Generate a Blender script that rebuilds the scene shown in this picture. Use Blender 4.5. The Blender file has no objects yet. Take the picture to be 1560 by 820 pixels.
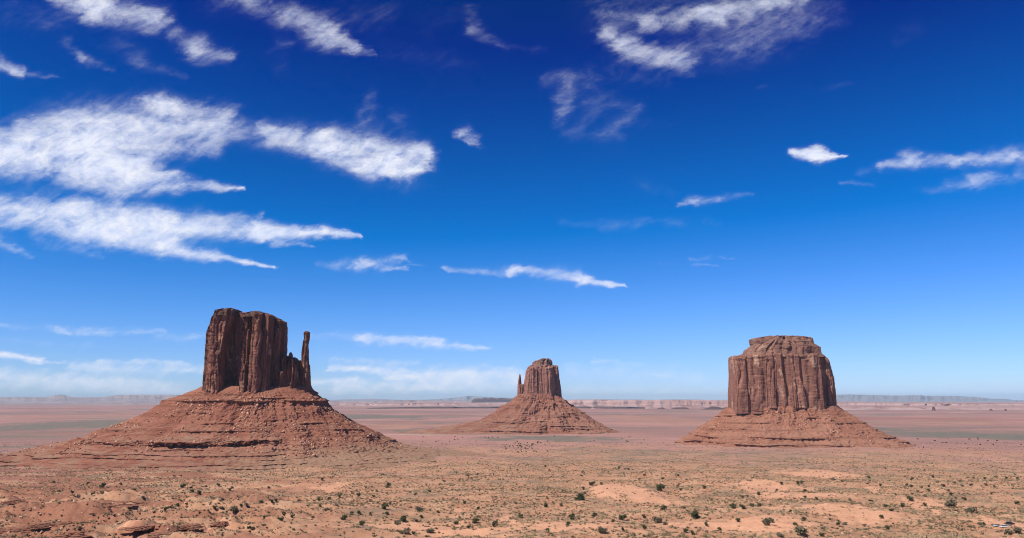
import bpy, math
import numpy as np
SC = bpy.context.scene
COL = SC.collection
R = math.radians

# ------------------------------------------------------------------ camera
PW, PH, F = 1560.0, 820.0, 1224.0
PITCH = math.atan((609 - 410) / F)
CAMZ = 125.0
cam = bpy.data.objects.new('camera', bpy.data.cameras.new('camera'))
COL.objects.link(cam)
cam.location = (0, 0, CAMZ)
cam.rotation_euler = (R(90) + PITCH, 0, 0)
cam.data.sensor_width = 36
cam.data.sensor_fit = 'HORIZONTAL'
cam.data.lens = 36 * F / PW
cam.data.clip_start = 0.5
cam.data.clip_end = 300000
SC.camera = cam

# ------------------------------------------------------------------ sun, exposure
SUN_EL = 53.0
SUN_AZ = -126.0            # degrees clockwise from +Y (the way the camera looks): left and a little behind
sd = np.array([math.sin(R(SUN_AZ)) * math.cos(R(SUN_EL)), math.cos(R(SUN_AZ)) * math.cos(R(SUN_EL)), math.sin(R(SUN_EL))])
sun = bpy.data.objects.new('sun', bpy.data.lights.new('sun', 'SUN'))
COL.objects.link(sun)
sun.data.energy = 5.0
sun.data.angle = R(0.5)
sun.data.color = (1.0, 0.95, 0.88)
from mathutils import Vector
sun.rotation_euler = Vector(sd).to_track_quat('Z', 'Y').to_euler()
sun.location = (0, 0, 800)
vs = SC.view_settings
SC.display_settings.display_device = 'sRGB'
vs.view_transform = 'Standard'
vs.look = 'None'
vs.exposure = 0.2
vs.gamma = 1.0
vs.use_curve_mapping = False
SC.cycles.use_denoising = True
SC.cycles.denoiser = 'OPENIMAGEDENOISE'
SC.cycles.denoising_input_passes = 'RGB_ALBEDO_NORMAL'
SC.cycles.denoising_prefilter = 'ACCURATE'
SC.cycles.filter_width = 1.1

# ------------------------------------------------------------------ helpers: pixel -> direction
def uv(px, py):
    xc = (px - PW / 2) / F
    yc = (PH / 2 - py) / F
    s, c = math.sin(PITCH), math.cos(PITCH)
    dy = c - yc * s
    return xc / dy, (s + yc * c) / dy

# ------------------------------------------------------------------ node helpers
class NT:
    """short-hand for building node trees"""
    def __init__(s, nt):
        s.nt = nt
    def n(s, t, **kw):
        o = s.nt.nodes.new(t)
        for k, v in kw.items():
            setattr(o, k, v)
        return o
    def put(s, sock, v):
        if hasattr(v, 'is_output'):
            s.nt.links.new(v, sock)
        elif v is not None:
            if hasattr(sock.default_value, '__len__'):
                v = tuple(v)
                if len(sock.default_value) == 4 and len(v) == 3:
                    v = v + (1,)
            sock.default_value = v
    def m(s, op, a, b=None, c=None, clamp=False):
        o = s.n('ShaderNodeMath', operation=op, use_clamp=clamp)
        for i, v in enumerate((a, b, c)):
            if v is not None:
                s.put(o.inputs[i], v)
        return o.outputs[0]
    def v(s, op, a, b=None, c=None, out=0):
        o = s.n('ShaderNodeVectorMath', operation=op)
        if op == 'SCALE':
            s.put(o.inputs[0], a); s.put(o.inputs['Scale'], b)
        else:
            for i, x in enumerate((a, b, c)):
                if x is not None:
                    s.put(o.inputs[i], x)
        return o.outputs[out]
    def noise(s, vec, scale, detail=4, rough=.55, dist=0.0, lac=2.0, dim='3D', color=False):
        o = s.n('ShaderNodeTexNoise', noise_dimensions=dim)
        s.put(o.inputs['Vector'], vec)
        s.put(o.inputs['Scale'], scale)
        o.inputs['Detail'].default_value = detail
        o.inputs['Roughness'].default_value = rough
        o.inputs['Lacunarity'].default_value = lac
        o.inputs['Distortion'].default_value = dist
        return o.outputs[1 if color else 0]
    def ramp(s, x, lo, hi, a=0.0, b=1.0, smooth=True):
        o = s.n('ShaderNodeMapRange', interpolation_type='SMOOTHSTEP' if smooth else 'LINEAR')
        s.put(o.inputs[0], x); s.put(o.inputs[1], lo); s.put(o.inputs[2], hi); s.put(o.inputs[3], a); s.put(o.inputs[4], b)
        return o.outputs[0]
    def mix(s, f, a, b, mode='MIX'):
        o = s.n('ShaderNodeMix', data_type='RGBA', blend_type=mode)
        s.put(o.inputs[0], f); s.put(o.inputs[6], a); s.put(o.inputs[7], b)
        return o.outputs[2]
    def attr(s, name, out=2):
        return s.n('ShaderNodeAttribute', attribute_name=name).outputs[out]

# ------------------------------------------------------------------ world: sky + cirrus given by direction
world = bpy.data.worlds.new('World')
SC.world = world
world.use_nodes = True
W = NT(world.node_tree)
bg = world.node_tree.nodes['Background']
sky = W.n('ShaderNodeTexSky', sky_type='NISHITA', sun_disc=False)
sky.sun_elevation = R(SUN_EL)
sky.sun_rotation = R(SUN_AZ)
sky.altitude = 1700
sky.air_density = 1.0
sky.dust_density = 0.3
sky.ozone_density = 3.0
BGS = 0.087
bg.inputs['Strength'].default_value = BGS
# deeper, more saturated desert sky: contrast per channel (values are at strength 1)
graded = W.v('MULTIPLY_ADD', sky.outputs[0], (0.95, 1.12, 2.0), (-1.76, -1.58, -3.75))
graded = W.v('MAXIMUM', graded, (0.0, 0.27, 1.5))
gs = W.n('ShaderNodeSeparateXYZ'); W.put(gs.inputs[0], graded)
gc = W.n('ShaderNodeCombineXYZ')
W.put(gc.inputs[0], gs.outputs[0]); W.put(gc.inputs[1], gs.outputs[1])
W.put(gc.inputs[2], W.m('MAXIMUM', gs.outputs[2], W.m('MULTIPLY', gs.outputs[1], 1.25)))
graded = W.v('MINIMUM', gc.outputs[0], (6.2, 8.2, 10.8))

# strokes: ax, ay, bx, by, radius a, radius b, weight   (directions written as photograph pixels)
STROKES = [
 # main cloud left
 (-20,235,120,212,34,46,1.0),(120,205,250,185,38,36,.95),(240,160,330,190,18,30,.8),(300,192,410,208,32,16,.55),
 (200,215,330,230,30,14,.6),(60,225,200,250,44,38,1.0),(120,260,260,276,30,18,.85),(240,278,372,288,15,4,.85),
 (410,205,500,222,20,26,.8),(500,222,560,238,24,30,1.0),(560,240,628,250,26,26,1.2),(605,262,640,240,12,20,1.0),
 (175,285,185,320,26,28,.5),
 (565,150,552,196,10,20,.36),(600,180,612,210,14,18,.3),(225,155,300,165,8,12,.5),
 # lower left cloud
 (-20,322,120,330,26,24,.95),(100,335,250,345,26,22,.95),(240,342,400,352,24,14,.9),(390,352,553,357,15,4,1.0),
 (130,350,260,372,22,14,.85),(250,374,420,409,13,3,.9),(-10,362,45,390,12,4,.55),(60,368,150,388,12,5,.4),
 (320,335,400,330,8,4,.55),(420,368,478,376,7,3,.55),
 # small ones in the middle
 (482,402,560,402,6,10,.55),(555,400,622,394,8,6,.6),(575,406,620,408,5,4,.6),(625,404,650,405,3,2,.3),
 (680,408,790,411,4,6,.55),(780,411,880,421,7,9,.75),(880,424,955,431,9,3,.85),
 (712,204,732,214,10,9,.7),(716,218,728,222,5,4,.6),
 # right
 (1212,236,1245,236,7,11,1.0),(1242,238,1280,241,11,4,1.0),
 (1345,254,1390,243,8,13,.7),(1385,246,1450,244,13,11,.65),(1450,245,1580,236,10,16,.72),
 (1450,282,1500,272,9,12,.5),(1480,276,1580,268,11,12,.5),(1412,290,1440,288,6,5,.35),(1290,278,1336,279,3,4,.4),
 (1318,262,1345,254,6,4,.3),
 (1038,310,1062,306,4,4,.55),(1060,306,1094,306,8,6,.6),(1100,303,1144,296,6,4,.45),
 (970,275,985,280,10,10,.15),(990,282,1025,295,8,6,.15),
 (1040,393,1072,391,4,4,.5),(1085,390,1120,390,2,2,.4),(1050,401,1092,404,3,2,.5),(1003,403,1024,402,2,2,.35),
 (850,336,930,342,6,9,.26),(920,340,1100,338,9,6,.3),
 # top right swirl
 (925,52,960,72,16,19,.7),(955,74,1040,92,18,18,.72),(920,18,990,34,16,15,.5),(980,34,1090,24,15,16,.7),(1080,22,1215,-4,16,20,.72),
 (950,5,1180,30,60,50,.3),(1060,82,1160,72,24,22,.32),(1130,55,1270,20,40,20,.34),(930,110,1050,100,18,14,.26),(950,125,1020,122,10,8,.25),
 # pale torn wisp
 (838,124,900,116,12,14,.34),(868,128,850,186,14,9,.42),(905,128,930,150,14,10,.26),(890,156,962,160,9,10,.26),
 (962,162,938,194,12,12,.30),(866,206,940,204,12,10,.30),(908,170,880,196,9,9,.24),(900,165,925,190,46,40,.14),(940,190,1020,190,8,6,.14),
 # top left
 (95,-10,150,10,24,26,.9),(150,10,235,30,22,20,.8),(230,32,270,48,18,12,.45),(262,58,300,74,10,16,.5),(300,72,346,88,19,10,.62),
 (106,66,120,90,10,10,.4),(118,88,165,106,9,5,.36),(180,68,212,90,18,14,.26),(210,98,290,116,12,5,.26),
 (-10,94,34,108,12,8,.7),(34,106,92,119,7,3,.4),(20,20,90,38,22,18,.3),(360,-5,430,22,18,20,.55),(330,5,400,0,24,14,.3),
 (450,20,500,52,20,24,.62),(490,46,540,74,24,10,.68),(530,74,572,86,9,3,.45),(545,40,595,20,34,20,.22),(418,62,440,66,9,8,.32),(420,80,430,100,14,14,.16),
 (712,10,716,40,10,10,.28),(716,44,770,68,10,7,.34),(770,68,830,76,7,4,.2),(600,80,700,95,20,16,.14),(650,40,690,20,20,14,.14),
 (1360,60,1400,48,10,12,.2),(1255,132,1295,126,4,4,.2),(1155,134,1170,132,3,3,.2),
 # streaks low down
 (-10,498,100,502,4,5,.5),(90,503,240,506,6,4,.6),(150,497,215,499,4,2,.4),(240,515,318,515,6,5,.5),
 (480,513,560,517,5,8,.5),(555,518,660,523,9,9,.75),(640,522,742,531,9,4,.75),
 (-10,544,60,546,6,5,.85),(40,550,100,552,3,2,.45),(30,538,90,541,2,2,.3),(110,558,320,563,9,9,.5),(-10,570,250,585,13,11,.5),(150,549,290,552,5,4,.45),
 (500,560,620,565,6,8,.6),(600,572,790,568,8,10,.6),(520,590,800,586,10,10,.55),(470,580,560,584,7,6,.5),(690,556,780,559,4,5,.28),
 (-10,520,140,524,5,5,.35),(0,585,280,596,12,12,.45),(330,600,560,598,8,8,.4),(500,548,640,552,5,5,.4),(640,580,800,577,8,8,.45),(860,566,1060,570,8,8,.35),(860,596,1110,596,8,8,.35),(860,556,900,558,4,3,.25),(905,552,940,553,3,2,.35),(940,556,1050,557,4,3,.3),(860,588,1110,578,12,10,.24),(1290,560,1420,566,7,8,.12),(1300,590,1560,588,8,8,.12)]

RK = 2.15
def build_clouds():
    tc = W.n('ShaderNodeTexCoord')
    sep = W.n('ShaderNodeSeparateXYZ')
    W.put(sep.inputs[0], tc.outputs['Generated'])
    ay = W.m('MAXIMUM', W.m('ABSOLUTE', sep.outputs[1]), 0.05)
    u = W.m('DIVIDE', sep.outputs[0], ay)
    v = W.m('DIVIDE', sep.outputs[2], ay)
    cmb = W.n('ShaderNodeCombineXYZ')
    W.put(cmb.inputs[0], u); W.put(cmb.inputs[1], v); cmb.inputs[2].default_value = 0
    p0 = cmb.outputs[0]
    # domain warp: big lazy bends, then small torn edges
    st = W.v('MULTIPLY', p0, (1.0, 2.0, 1.0))
    w1 = W.v('SUBTRACT', W.noise(st, 10.0, 2, .6, color=True), (.5, .5, .5))
    w2 = W.v('SUBTRACT', W.noise(st, 34.0, 6, .7, color=True), (.5, .5, .5))
    p = W.v('ADD', p0, W.v('MULTIPLY', w1, (.036, .018, 0)))
    p = W.v('ADD', p, W.v('MULTIPLY', w2, (.042, .017, 0)))
    # one brush stroke as a node group: capsule distance, tapering radius, soft union with what is there
    g = bpy.data.node_groups.new('cloud_stroke', 'ShaderNodeTree')
    for nm, ty in (('acc', 'NodeSocketFloat'), ('p', 'NodeSocketVector'), ('a', 'NodeSocketVector'), ('ba', 'NodeSocketVector'),
                   ('bl', 'NodeSocketVector'), ('dr', 'NodeSocketFloat'), ('r', 'NodeSocketFloat'), ('w', 'NodeSocketFloat')):
        g.interface.new_socket(nm, in_out='INPUT', socket_type=ty)
    g.interface.new_socket('acc', in_out='OUTPUT', socket_type='NodeSocketFloat')
    G = NT(g)
    gi = G.n('NodeGroupInput').outputs
    go = G.n('NodeGroupOutput')
    pa = G.v('SUBTRACT', gi['p'], gi['a'])
    t = G.m('MINIMUM', G.m('MAXIMUM', G.v('DOT_PRODUCT', pa, gi['bl'], out=1), 0.0), 1.0)
    d = G.v('LENGTH', G.v('SUBTRACT', pa, G.v('SCALE', gi['ba'], t)), out=1)
    r = G.m('MULTIPLY_ADD', t, gi['dr'], gi['r'])
    k = G.m('MULTIPLY', G.ramp(G.m('DIVIDE', d, r), 1.0, 0.0), gi['w'])
    k = G.m('POWER', k, 1.7)
    G.put(go.inputs[0], G.m('MULTIPLY_ADD', k, G.m('SUBTRACT', 1.0, gi['acc']), gi['acc']))
    acc = None
    for ax, ay_, bx, by, ra, rb, wt in STROKES:
        a = uv(ax, ay_); b = uv(bx, by)
        dx, dy = b[0] - a[0], b[1] - a[1]
        L2 = dx * dx + dy * dy
        if ay_ > 480:
            wt = min(wt * (1.4 if ay_ > 540 else .95), 1.0)
        o = W.n('ShaderNodeGroup', node_tree=g)
        W.put(o.inputs['acc'], acc if acc is not None else 0.0)
        W.put(o.inputs['p'], p)
        for nm, val in (('a', (a[0], a[1], 0)), ('ba', (dx, dy, 0)), ('bl', (dx / L2, dy / L2, 0)), ('dr', (rb - ra) * RK / F), ('r', ra * RK / F), ('w', wt)):
            o.inputs[nm].default_value = val
        acc = o.outputs[0]
    # inner filaments and lumps
    q = W.v('ADD', p0, W.v('MULTIPLY', w1, (.05, .025, 0)))
    q = W.v('ADD', q, W.v('MULTIPLY', w2, (.012, .006, 0)))
    fil = W.noise(W.v('MULTIPLY', q, (13.0, 60.0, 1)), 1.0, 6, .58, 0)
    lump = W.noise(W.v('MULTIPLY', q, (44.0, 60.0, 1)), 1.0, 7, .66)
    rot = W.n('ShaderNodeVectorRotate', rotation_type='Z_AXIS')
    W.put(rot.inputs['Vector'], q); rot.inputs['Angle'].default_value = R(-34)
    fea = W.noise(W.v('MULTIPLY', rot.outputs[0], (16.0, 84.0, 1)), 1.0, 5, .6)
    big = W.noise(W.v('MULTIPLY', p0, (9.0, 15.0, 1)), 1.0, 2, .5)
    tex = W.m('ADD', W.m('ADD', W.m('MULTIPLY', fil, .24), W.m('MULTIPLY', fea, .24)), W.m('ADD', W.m('MULTIPLY', lump, .26), W.m('MULTIPLY', big, .26)))
    k = W.m('MULTIPLY_ADD', W.m('SUBTRACT', tex, .5), 5.6, 0.58)
    # thin veil plus the textured body
    body = W.m('MULTIPLY', acc, W.m('MAXIMUM', k, 0.0))
    body = W.m('MULTIPLY', body, W.m('MULTIPLY_ADD', acc, .42, .62))
    dens = W.m('MULTIPLY_ADD', W.m('MULTIPLY', acc, acc), .30, body)
    # frayed, feathered rims
    fray = W.m('ADD', acc, W.m('MULTIPLY', W.m('SUBTRACT', W.m('ADD', W.m('MULTIPLY', fea, .6), W.m('MULTIPLY', lump, .4)), .5), 2.2))
    dens = W.m('MULTIPLY', dens, W.ramp(fray, -.30, .62, .12, 1.12))
    dens = W.m('DIVIDE', dens, W.m('ADD', 1.0, W.m('MULTIPLY', W.m('MULTIPLY', dens, dens), .22)))
    dens = W.m('MAXIMUM', W.m('MINIMUM', dens, 1.0), 0.0)
    dens = W.m('MULTIPLY', dens, W.ramp(sep.outputs[1], -.1, .15))   # none behind
    return dens, lump
dens, lump = build_clouds()
cl_col = W.mix(W.ramp(lump, .3, .7), (7.6, 8.3, 10.4), (9.2, 9.4, 10.2))
# the thin parts let the blue through
W.put(bg.inputs['Color'], W.mix(W.m('MINIMUM', dens, .96), graded, cl_col))
world.cycles.sampling_method = 'MANUAL'
world.cycles.sample_map_resolution = 512

# ------------------------------------------------------------------ numpy noise
def _h(ix, iy, iz, seed):
    h = (ix.astype(np.int64) * 374761393 + iy.astype(np.int64) * 668265263 + iz.astype(np.int64) * 1440662683 + seed * 974634211) & 0xFFFFFFFF
    h = ((h ^ (h >> 13)) * 1274126177) & 0xFFFFFFFF
    return (h ^ (h >> 16)) & 0xFFFFFFFF
_G = np.random.RandomState(5).normal(size=(256, 3))
_G /= np.linalg.norm(_G, axis=1)[:, None]
def perlin(x, y, z, seed=0):
    """gradient noise, about -1..1"""
    x, y, z = np.broadcast_arrays(np.asarray(x, float), np.asarray(y, float), np.asarray(z, float))
    x0, y0, z0 = np.floor(x), np.floor(y), np.floor(z)
    fx, fy, fz = x - x0, y - y0, z - z0
    ux, uy, uz = (f * f * f * (f * (f * 6 - 15) + 10) for f in (fx, fy, fz))
    r = 0
    for i in (0, 1):
        wx = ux if i else 1 - ux
        for j in (0, 1):
            wy = uy if j else 1 - uy
            for k in (0, 1):
                wz = uz if k else 1 - uz
                g = _G[_h(x0 + i, y0 + j, z0 + k, seed) & 255]
                r = r + wx * wy * wz * (g[..., 0] * (fx - i) + g[..., 1] * (fy - j) + g[..., 2] * (fz - k))
    return r * 1.5
def perlin2(x, y, seed=0):
    x, y = np.broadcast_arrays(np.asarray(x, float), np.asarray(y, float))
    x0, y0 = np.floor(x), np.floor(y)
    fx, fy = x - x0, y - y0
    ux, uy = (f * f * f * (f * (f * 6 - 15) + 10) for f in (fx, fy))
    z0 = np.zeros_like(x0)
    r = 0
    for i in (0, 1):
        wx = ux if i else 1 - ux
        for j in (0, 1):
            wy = uy if j else 1 - uy
            a = (_h(x0 + i, y0 + j, z0, seed) & 1023) * (2 * math.pi / 1024)
            r = r + wx * wy * (np.cos(a) * (fx - i) + np.sin(a) * (fy - j))
    return r * 1.5
def fbm2(x, y, oc=4, seed=0, gain=.5):
    r, a = 0, 1.0
    for i in range(oc):
        r = r + a * perlin2(np.asarray(x) * 2 ** i, np.asarray(y) * 2 ** i, seed + i * 17)
        a *= gain
    return r
def fbm3(x, y, z, oc=4, seed=0, gain=.5):
    r, a = 0, 1.0
    for i in range(oc):
        r = r + a * perlin(np.asarray(x) * 2 ** i, np.asarray(y) * 2 ** i, np.asarray(z) * 2 ** i, seed + i * 17)
        a *= gain
    return r
def hash1(i, seed=0):
    i = np.asarray(np.floor(i))
    return (_h(i, np.zeros_like(i) + 7, np.zeros_like(i) + 3, seed) & 0xFFFF) / 65535.0
def sstep(a, b, x):
    t = np.clip((np.asarray(x, float) - a) / (b - a), 0, 1)
    return t * t * (3 - 2 * t)

# ------------------------------------------------------------------ mesh helpers
def mesh_np(name, V, faces, mats=(), parent=None, smooth=False, attrs=None):
    """V: n x 3; faces: list of (m x k) int arrays (k = 3 or 4)"""
    me = bpy.data.meshes.new(name)
    V = np.asarray(V, np.float32)
    faces = [np.asarray(f, np.int32) for f in faces if len(f)]
    nl = sum(f.size for f in faces); nf = sum(len(f) for f in faces)
    me.vertices.add(len(V)); me.vertices.foreach_set('co', V.ravel())
    me.loops.add(nl); me.loops.foreach_set('vertex_index', np.concatenate([f.ravel() for f in faces]))
    me.polygons.add(nf)
    tot = np.concatenate([np.full(len(f), f.shape[1], np.int32) for f in faces])
    st = np.concatenate([[0], np.cumsum(tot)[:-1]]).astype(np.int32)
    me.polygons.foreach_set('loop_start', st)
    if smooth:
        me.polygons.foreach_set('use_smooth', np.ones(nf, bool))
    me.update(calc_edges=True)
    for k, a in (attrs or {}).items():
        at = me.attributes.new(k, 'FLOAT', 'POINT')
        at.data.foreach_set('value', np.asarray(a, np.float32).ravel())
    for m in mats:
        me.materials.append(m)
    o = bpy.data.objects.new(name, me)
    COL.objects.link(o)
    if parent is not None:
        o.parent = parent
    return o
def grid_faces(nr, nc, wrap=False, flip=False, off=0):
    r = np.arange(nr - 1)[:, None]
    c = np.arange(nc if wrap else nc - 1)[None, :]
    c2 = (c + 1) % nc
    f = np.stack(np.broadcast_arrays(r * nc + c, r * nc + c2, (r + 1) * nc + c2, (r + 1) * nc + c), -1).reshape(-1, 4) + off
    return f[:, ::-1] if flip else f
class Bag:
    """collects shells that belong to one part"""
    def __init__(s):
        s.V, s.F, s.n = [], [], 0
    def add(s, V, faces):
        for f in faces:
            s.F.append(np.asarray(f) + s.n)
        s.V.append(V); s.n += len(V)
    def build(s, name, mats, parent=None, smooth=False):
        q = [f for f in s.F if f.shape[1] == 4]; t = [f for f in s.F if f.shape[1] == 3]
        fs = ([np.concatenate(q)] if q else []) + ([np.concatenate(t)] if t else [])
        return mesh_np(name, np.concatenate(s.V), fs, mats, parent, smooth)
def tag(o, label=None, cat=None, group=None, kind=None):
    for k, v in (('label', label), ('category', cat), ('group', group), ('kind', kind)):
        if v:
            o[k] = v
    return o
def empty(name, loc, rz=0.0):
    o = bpy.data.objects.new(name, None)
    COL.objects.link(o)
    o.location = loc; o.rotation_euler = (0, 0, rz); o.empty_display_size = 1
    return o

# ------------------------------------------------------------------ terrain
PROF_Y = np.array([0, 6, 20, 60, 120, 250, 400, 440, 500, 590, 720, 880, 1100, 1450, 1650, 1950, 2400, 3000, 3900, 6000, 100000.])
PROF_Z = np.array([123.3, 122.2, 116, 106.5, 97, 77, 56.5, 53, 50.8, 46.4, 40.2, 34.8, 29.2, 21.3, 19.7, 15.8, 9.6, 4.4, 0, 0, 0])
def ell(x, y, c, warp=0.5, seed=0):
    """soft ellipse patch: c = (x, y, rx, ry); 1 in the middle, 0 outside, with a torn edge"""
    d = np.sqrt(((x - c[0]) / c[2]) ** 2 + ((y - c[1]) / c[3]) ** 2)
    d = d + warp * fbm2(x / c[2] * 2.2, y / c[3] * 2.2, 3, seed) + .22 * fbm2(x / 7, y / 7, 3, seed + 9)
    return 1 - sstep(.62, 1.15, d)
def base_z(x, y):
    yy = np.maximum(y, 0)
    d = np.sqrt(yy ** 2 + (0.35 * x) ** 2)
    d = np.where(y < 0, 0.35 * np.abs(x), d)
    return np.interp(d, PROF_Y, PROF_Z)
def flat_px(px, py):
    """where the pixel's sight line meets the smooth ground profile"""
    u, v = uv(px, py)
    t = np.geomspace(380, 60000, 6000)
    z = CAMZ + v * t
    g = base_z(u * t, t)
    i = int(np.argmax(z < g))
    return u * t[i], t[i]
def patch_px(px, py, rx, ry):
    x, y = flat_px(px, py)
    _, y1 = flat_px(px, py - ry); _, y2 = flat_px(px, py + ry)
    return (x, (y1 + y2) / 2, rx * y / F, max((y1 - y2) / 2, 1))
SAND = [(955, 753, 60, 18), (920, 745, 25, 9), (1520, 797, 50, 7), (1540, 702, 28, 2.5), (690, 808, 75, 7), (1250, 778, 90, 6), (1160, 797, 60, 7),
        (1100, 800, 120, 8), (1330, 790, 40, 6), (1170, 740, 40, 8), (1420, 768, 40, 5), (620, 796, 90, 8), (200, 804, 18, 5), (330, 798, 22, 5),
        (20, 806, 20, 6), (90, 752, 35, 4), (480, 742, 60, 5), (860, 806, 120, 8), (1200, 755, 60, 6), (1120, 742, 50, 6), (1250, 722, 60, 5)]
SAND_W = [patch_px(*p) for p in SAND]
WASH = [[(1140, 776), (1230, 782), (1300, 795), (1345, 806)], [(1320, 745), (1355, 757), (1395, 768), (1440, 790)], [(1020, 760), (1080, 776), (1150, 786)],
        [(560, 800), (660, 806), (780, 815)], [(150, 760), (230, 756), (300, 752)], [(700, 772), (760, 784), (800, 800)], [(1440, 728), (1500, 733), (1560, 731)]]
WASH_W = [[flat_px(*p) for p in q] for q in WASH]
def wash_mask(x, y):
    m = np.zeros_like(x)
    wx, wy = x + 9 * fbm2(x / 35, y / 35, 3, 401), y + 16 * fbm2(x / 45, y / 45, 3, 402)
    for q in WASH_W:
        for (ax, ay), (bx, by) in zip(q[:-1], q[1:]):
            t = np.clip(((wx - ax) * (bx - ax) + (wy - ay) * (by - ay)) / ((bx - ax) ** 2 + (by - ay) ** 2), 0, 1)
            d = np.hypot(wx - ax - t * (bx - ax), wy - ay - t * (by - ay))
            m = np.maximum(m, 1 - sstep(2.0, 6.0, d))
    return m
MOUND = patch_px(955, 753, 46, 14)
GREEN = [(60, 650, 150, 11), (1480, 664, 110, 7), (1330, 655, 60, 4), (230, 640, 60, 5), (560, 636, 120, 4), (840, 668, 120, 4), (960, 690, 120, 8), (640, 656, 60, 3), (900, 702, 150, 7), (1260, 701, 160, 5), (1480, 720, 120, 6), (1120, 712, 130, 6)]
GREEN_W = [patch_px(*p) for p in GREEN]
PINK = [(1000, 640, 70, 8), (560, 650, 110, 6), (1440, 645, 150, 3), (110, 634, 160, 2.2), (1450, 690, 130, 8), (700, 648, 60, 3)]
PINK_W = [patch_px(*p) for p in PINK]
def terr(n, h):
    k = np.floor(n / h); f = n / h - k
    return (k + sstep(.62, .98, f)) * h
def ground_z(x, y):
    x = np.asarray(x, float); y = np.asarray(y, float)
    z = base_z(x, y)
    d = np.hypot(x, y)
    amp = sstep(30, 420, d)
    n = fbm2(x / 170, y / 170, 3, 3)
    z = z + amp * 4.0 * n * (1 - .55 * sstep(1500, 3500, d))
    z = z + amp * 1.5 * fbm2(x / 38, y / 38, 3, 11) * (1 - sstep(1800, 2600, d))
    z = z + amp * .42 * fbm2(x / 9, y / 9, 2, 12) * (1 - sstep(900, 1500, d))
    # broken, ledged ground at the near left
    m = sstep(-.16, -.34, x / np.maximum(y, 60)) * sstep(380, 460, y) * (1 - sstep(720, 900, y)) * (y > 0)
    r = fbm2(x / 75 + 3.1, y / 42, 4, 21) * 9.0
    z = z + m * (terr(r, 3.0) * .9 + .1 * r)
    # a little ledging elsewhere
    m2 = (1 - m) * sstep(400, 520, d) * (1 - sstep(1000, 1500, d)) * .8
    r2 = fbm2(x / 120 + 9, y / 60, 3, 41) * 5
    z = z + m2 * (terr(r2, 2.2) - r2) * .7
    # bare mound
    q = np.sqrt(((x - MOUND[0]) / MOUND[2]) ** 2 + ((y - MOUND[1]) / MOUND[3]) ** 2)
    z = z + 3.2 * (1 - sstep(.7, 1.25, q)) * (y > 0)
    # low swells of the far plain
    z = z + sstep(3500, 8000, d) * 5.0 * fbm2(x / 2600, y / 1100, 3, 31)
    return z
def ground_px(px, py):
    u, v = uv(px, py)
    t = np.geomspace(380, 30000, 5000)
    hit = (CAMZ + v * t) < ground_z(u * t, t)
    i = int(np.argmax(hit)) if hit.any() else len(t) - 1
    return u * t[i], t[i], float(ground_z(u * t[i], t[i]))

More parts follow.
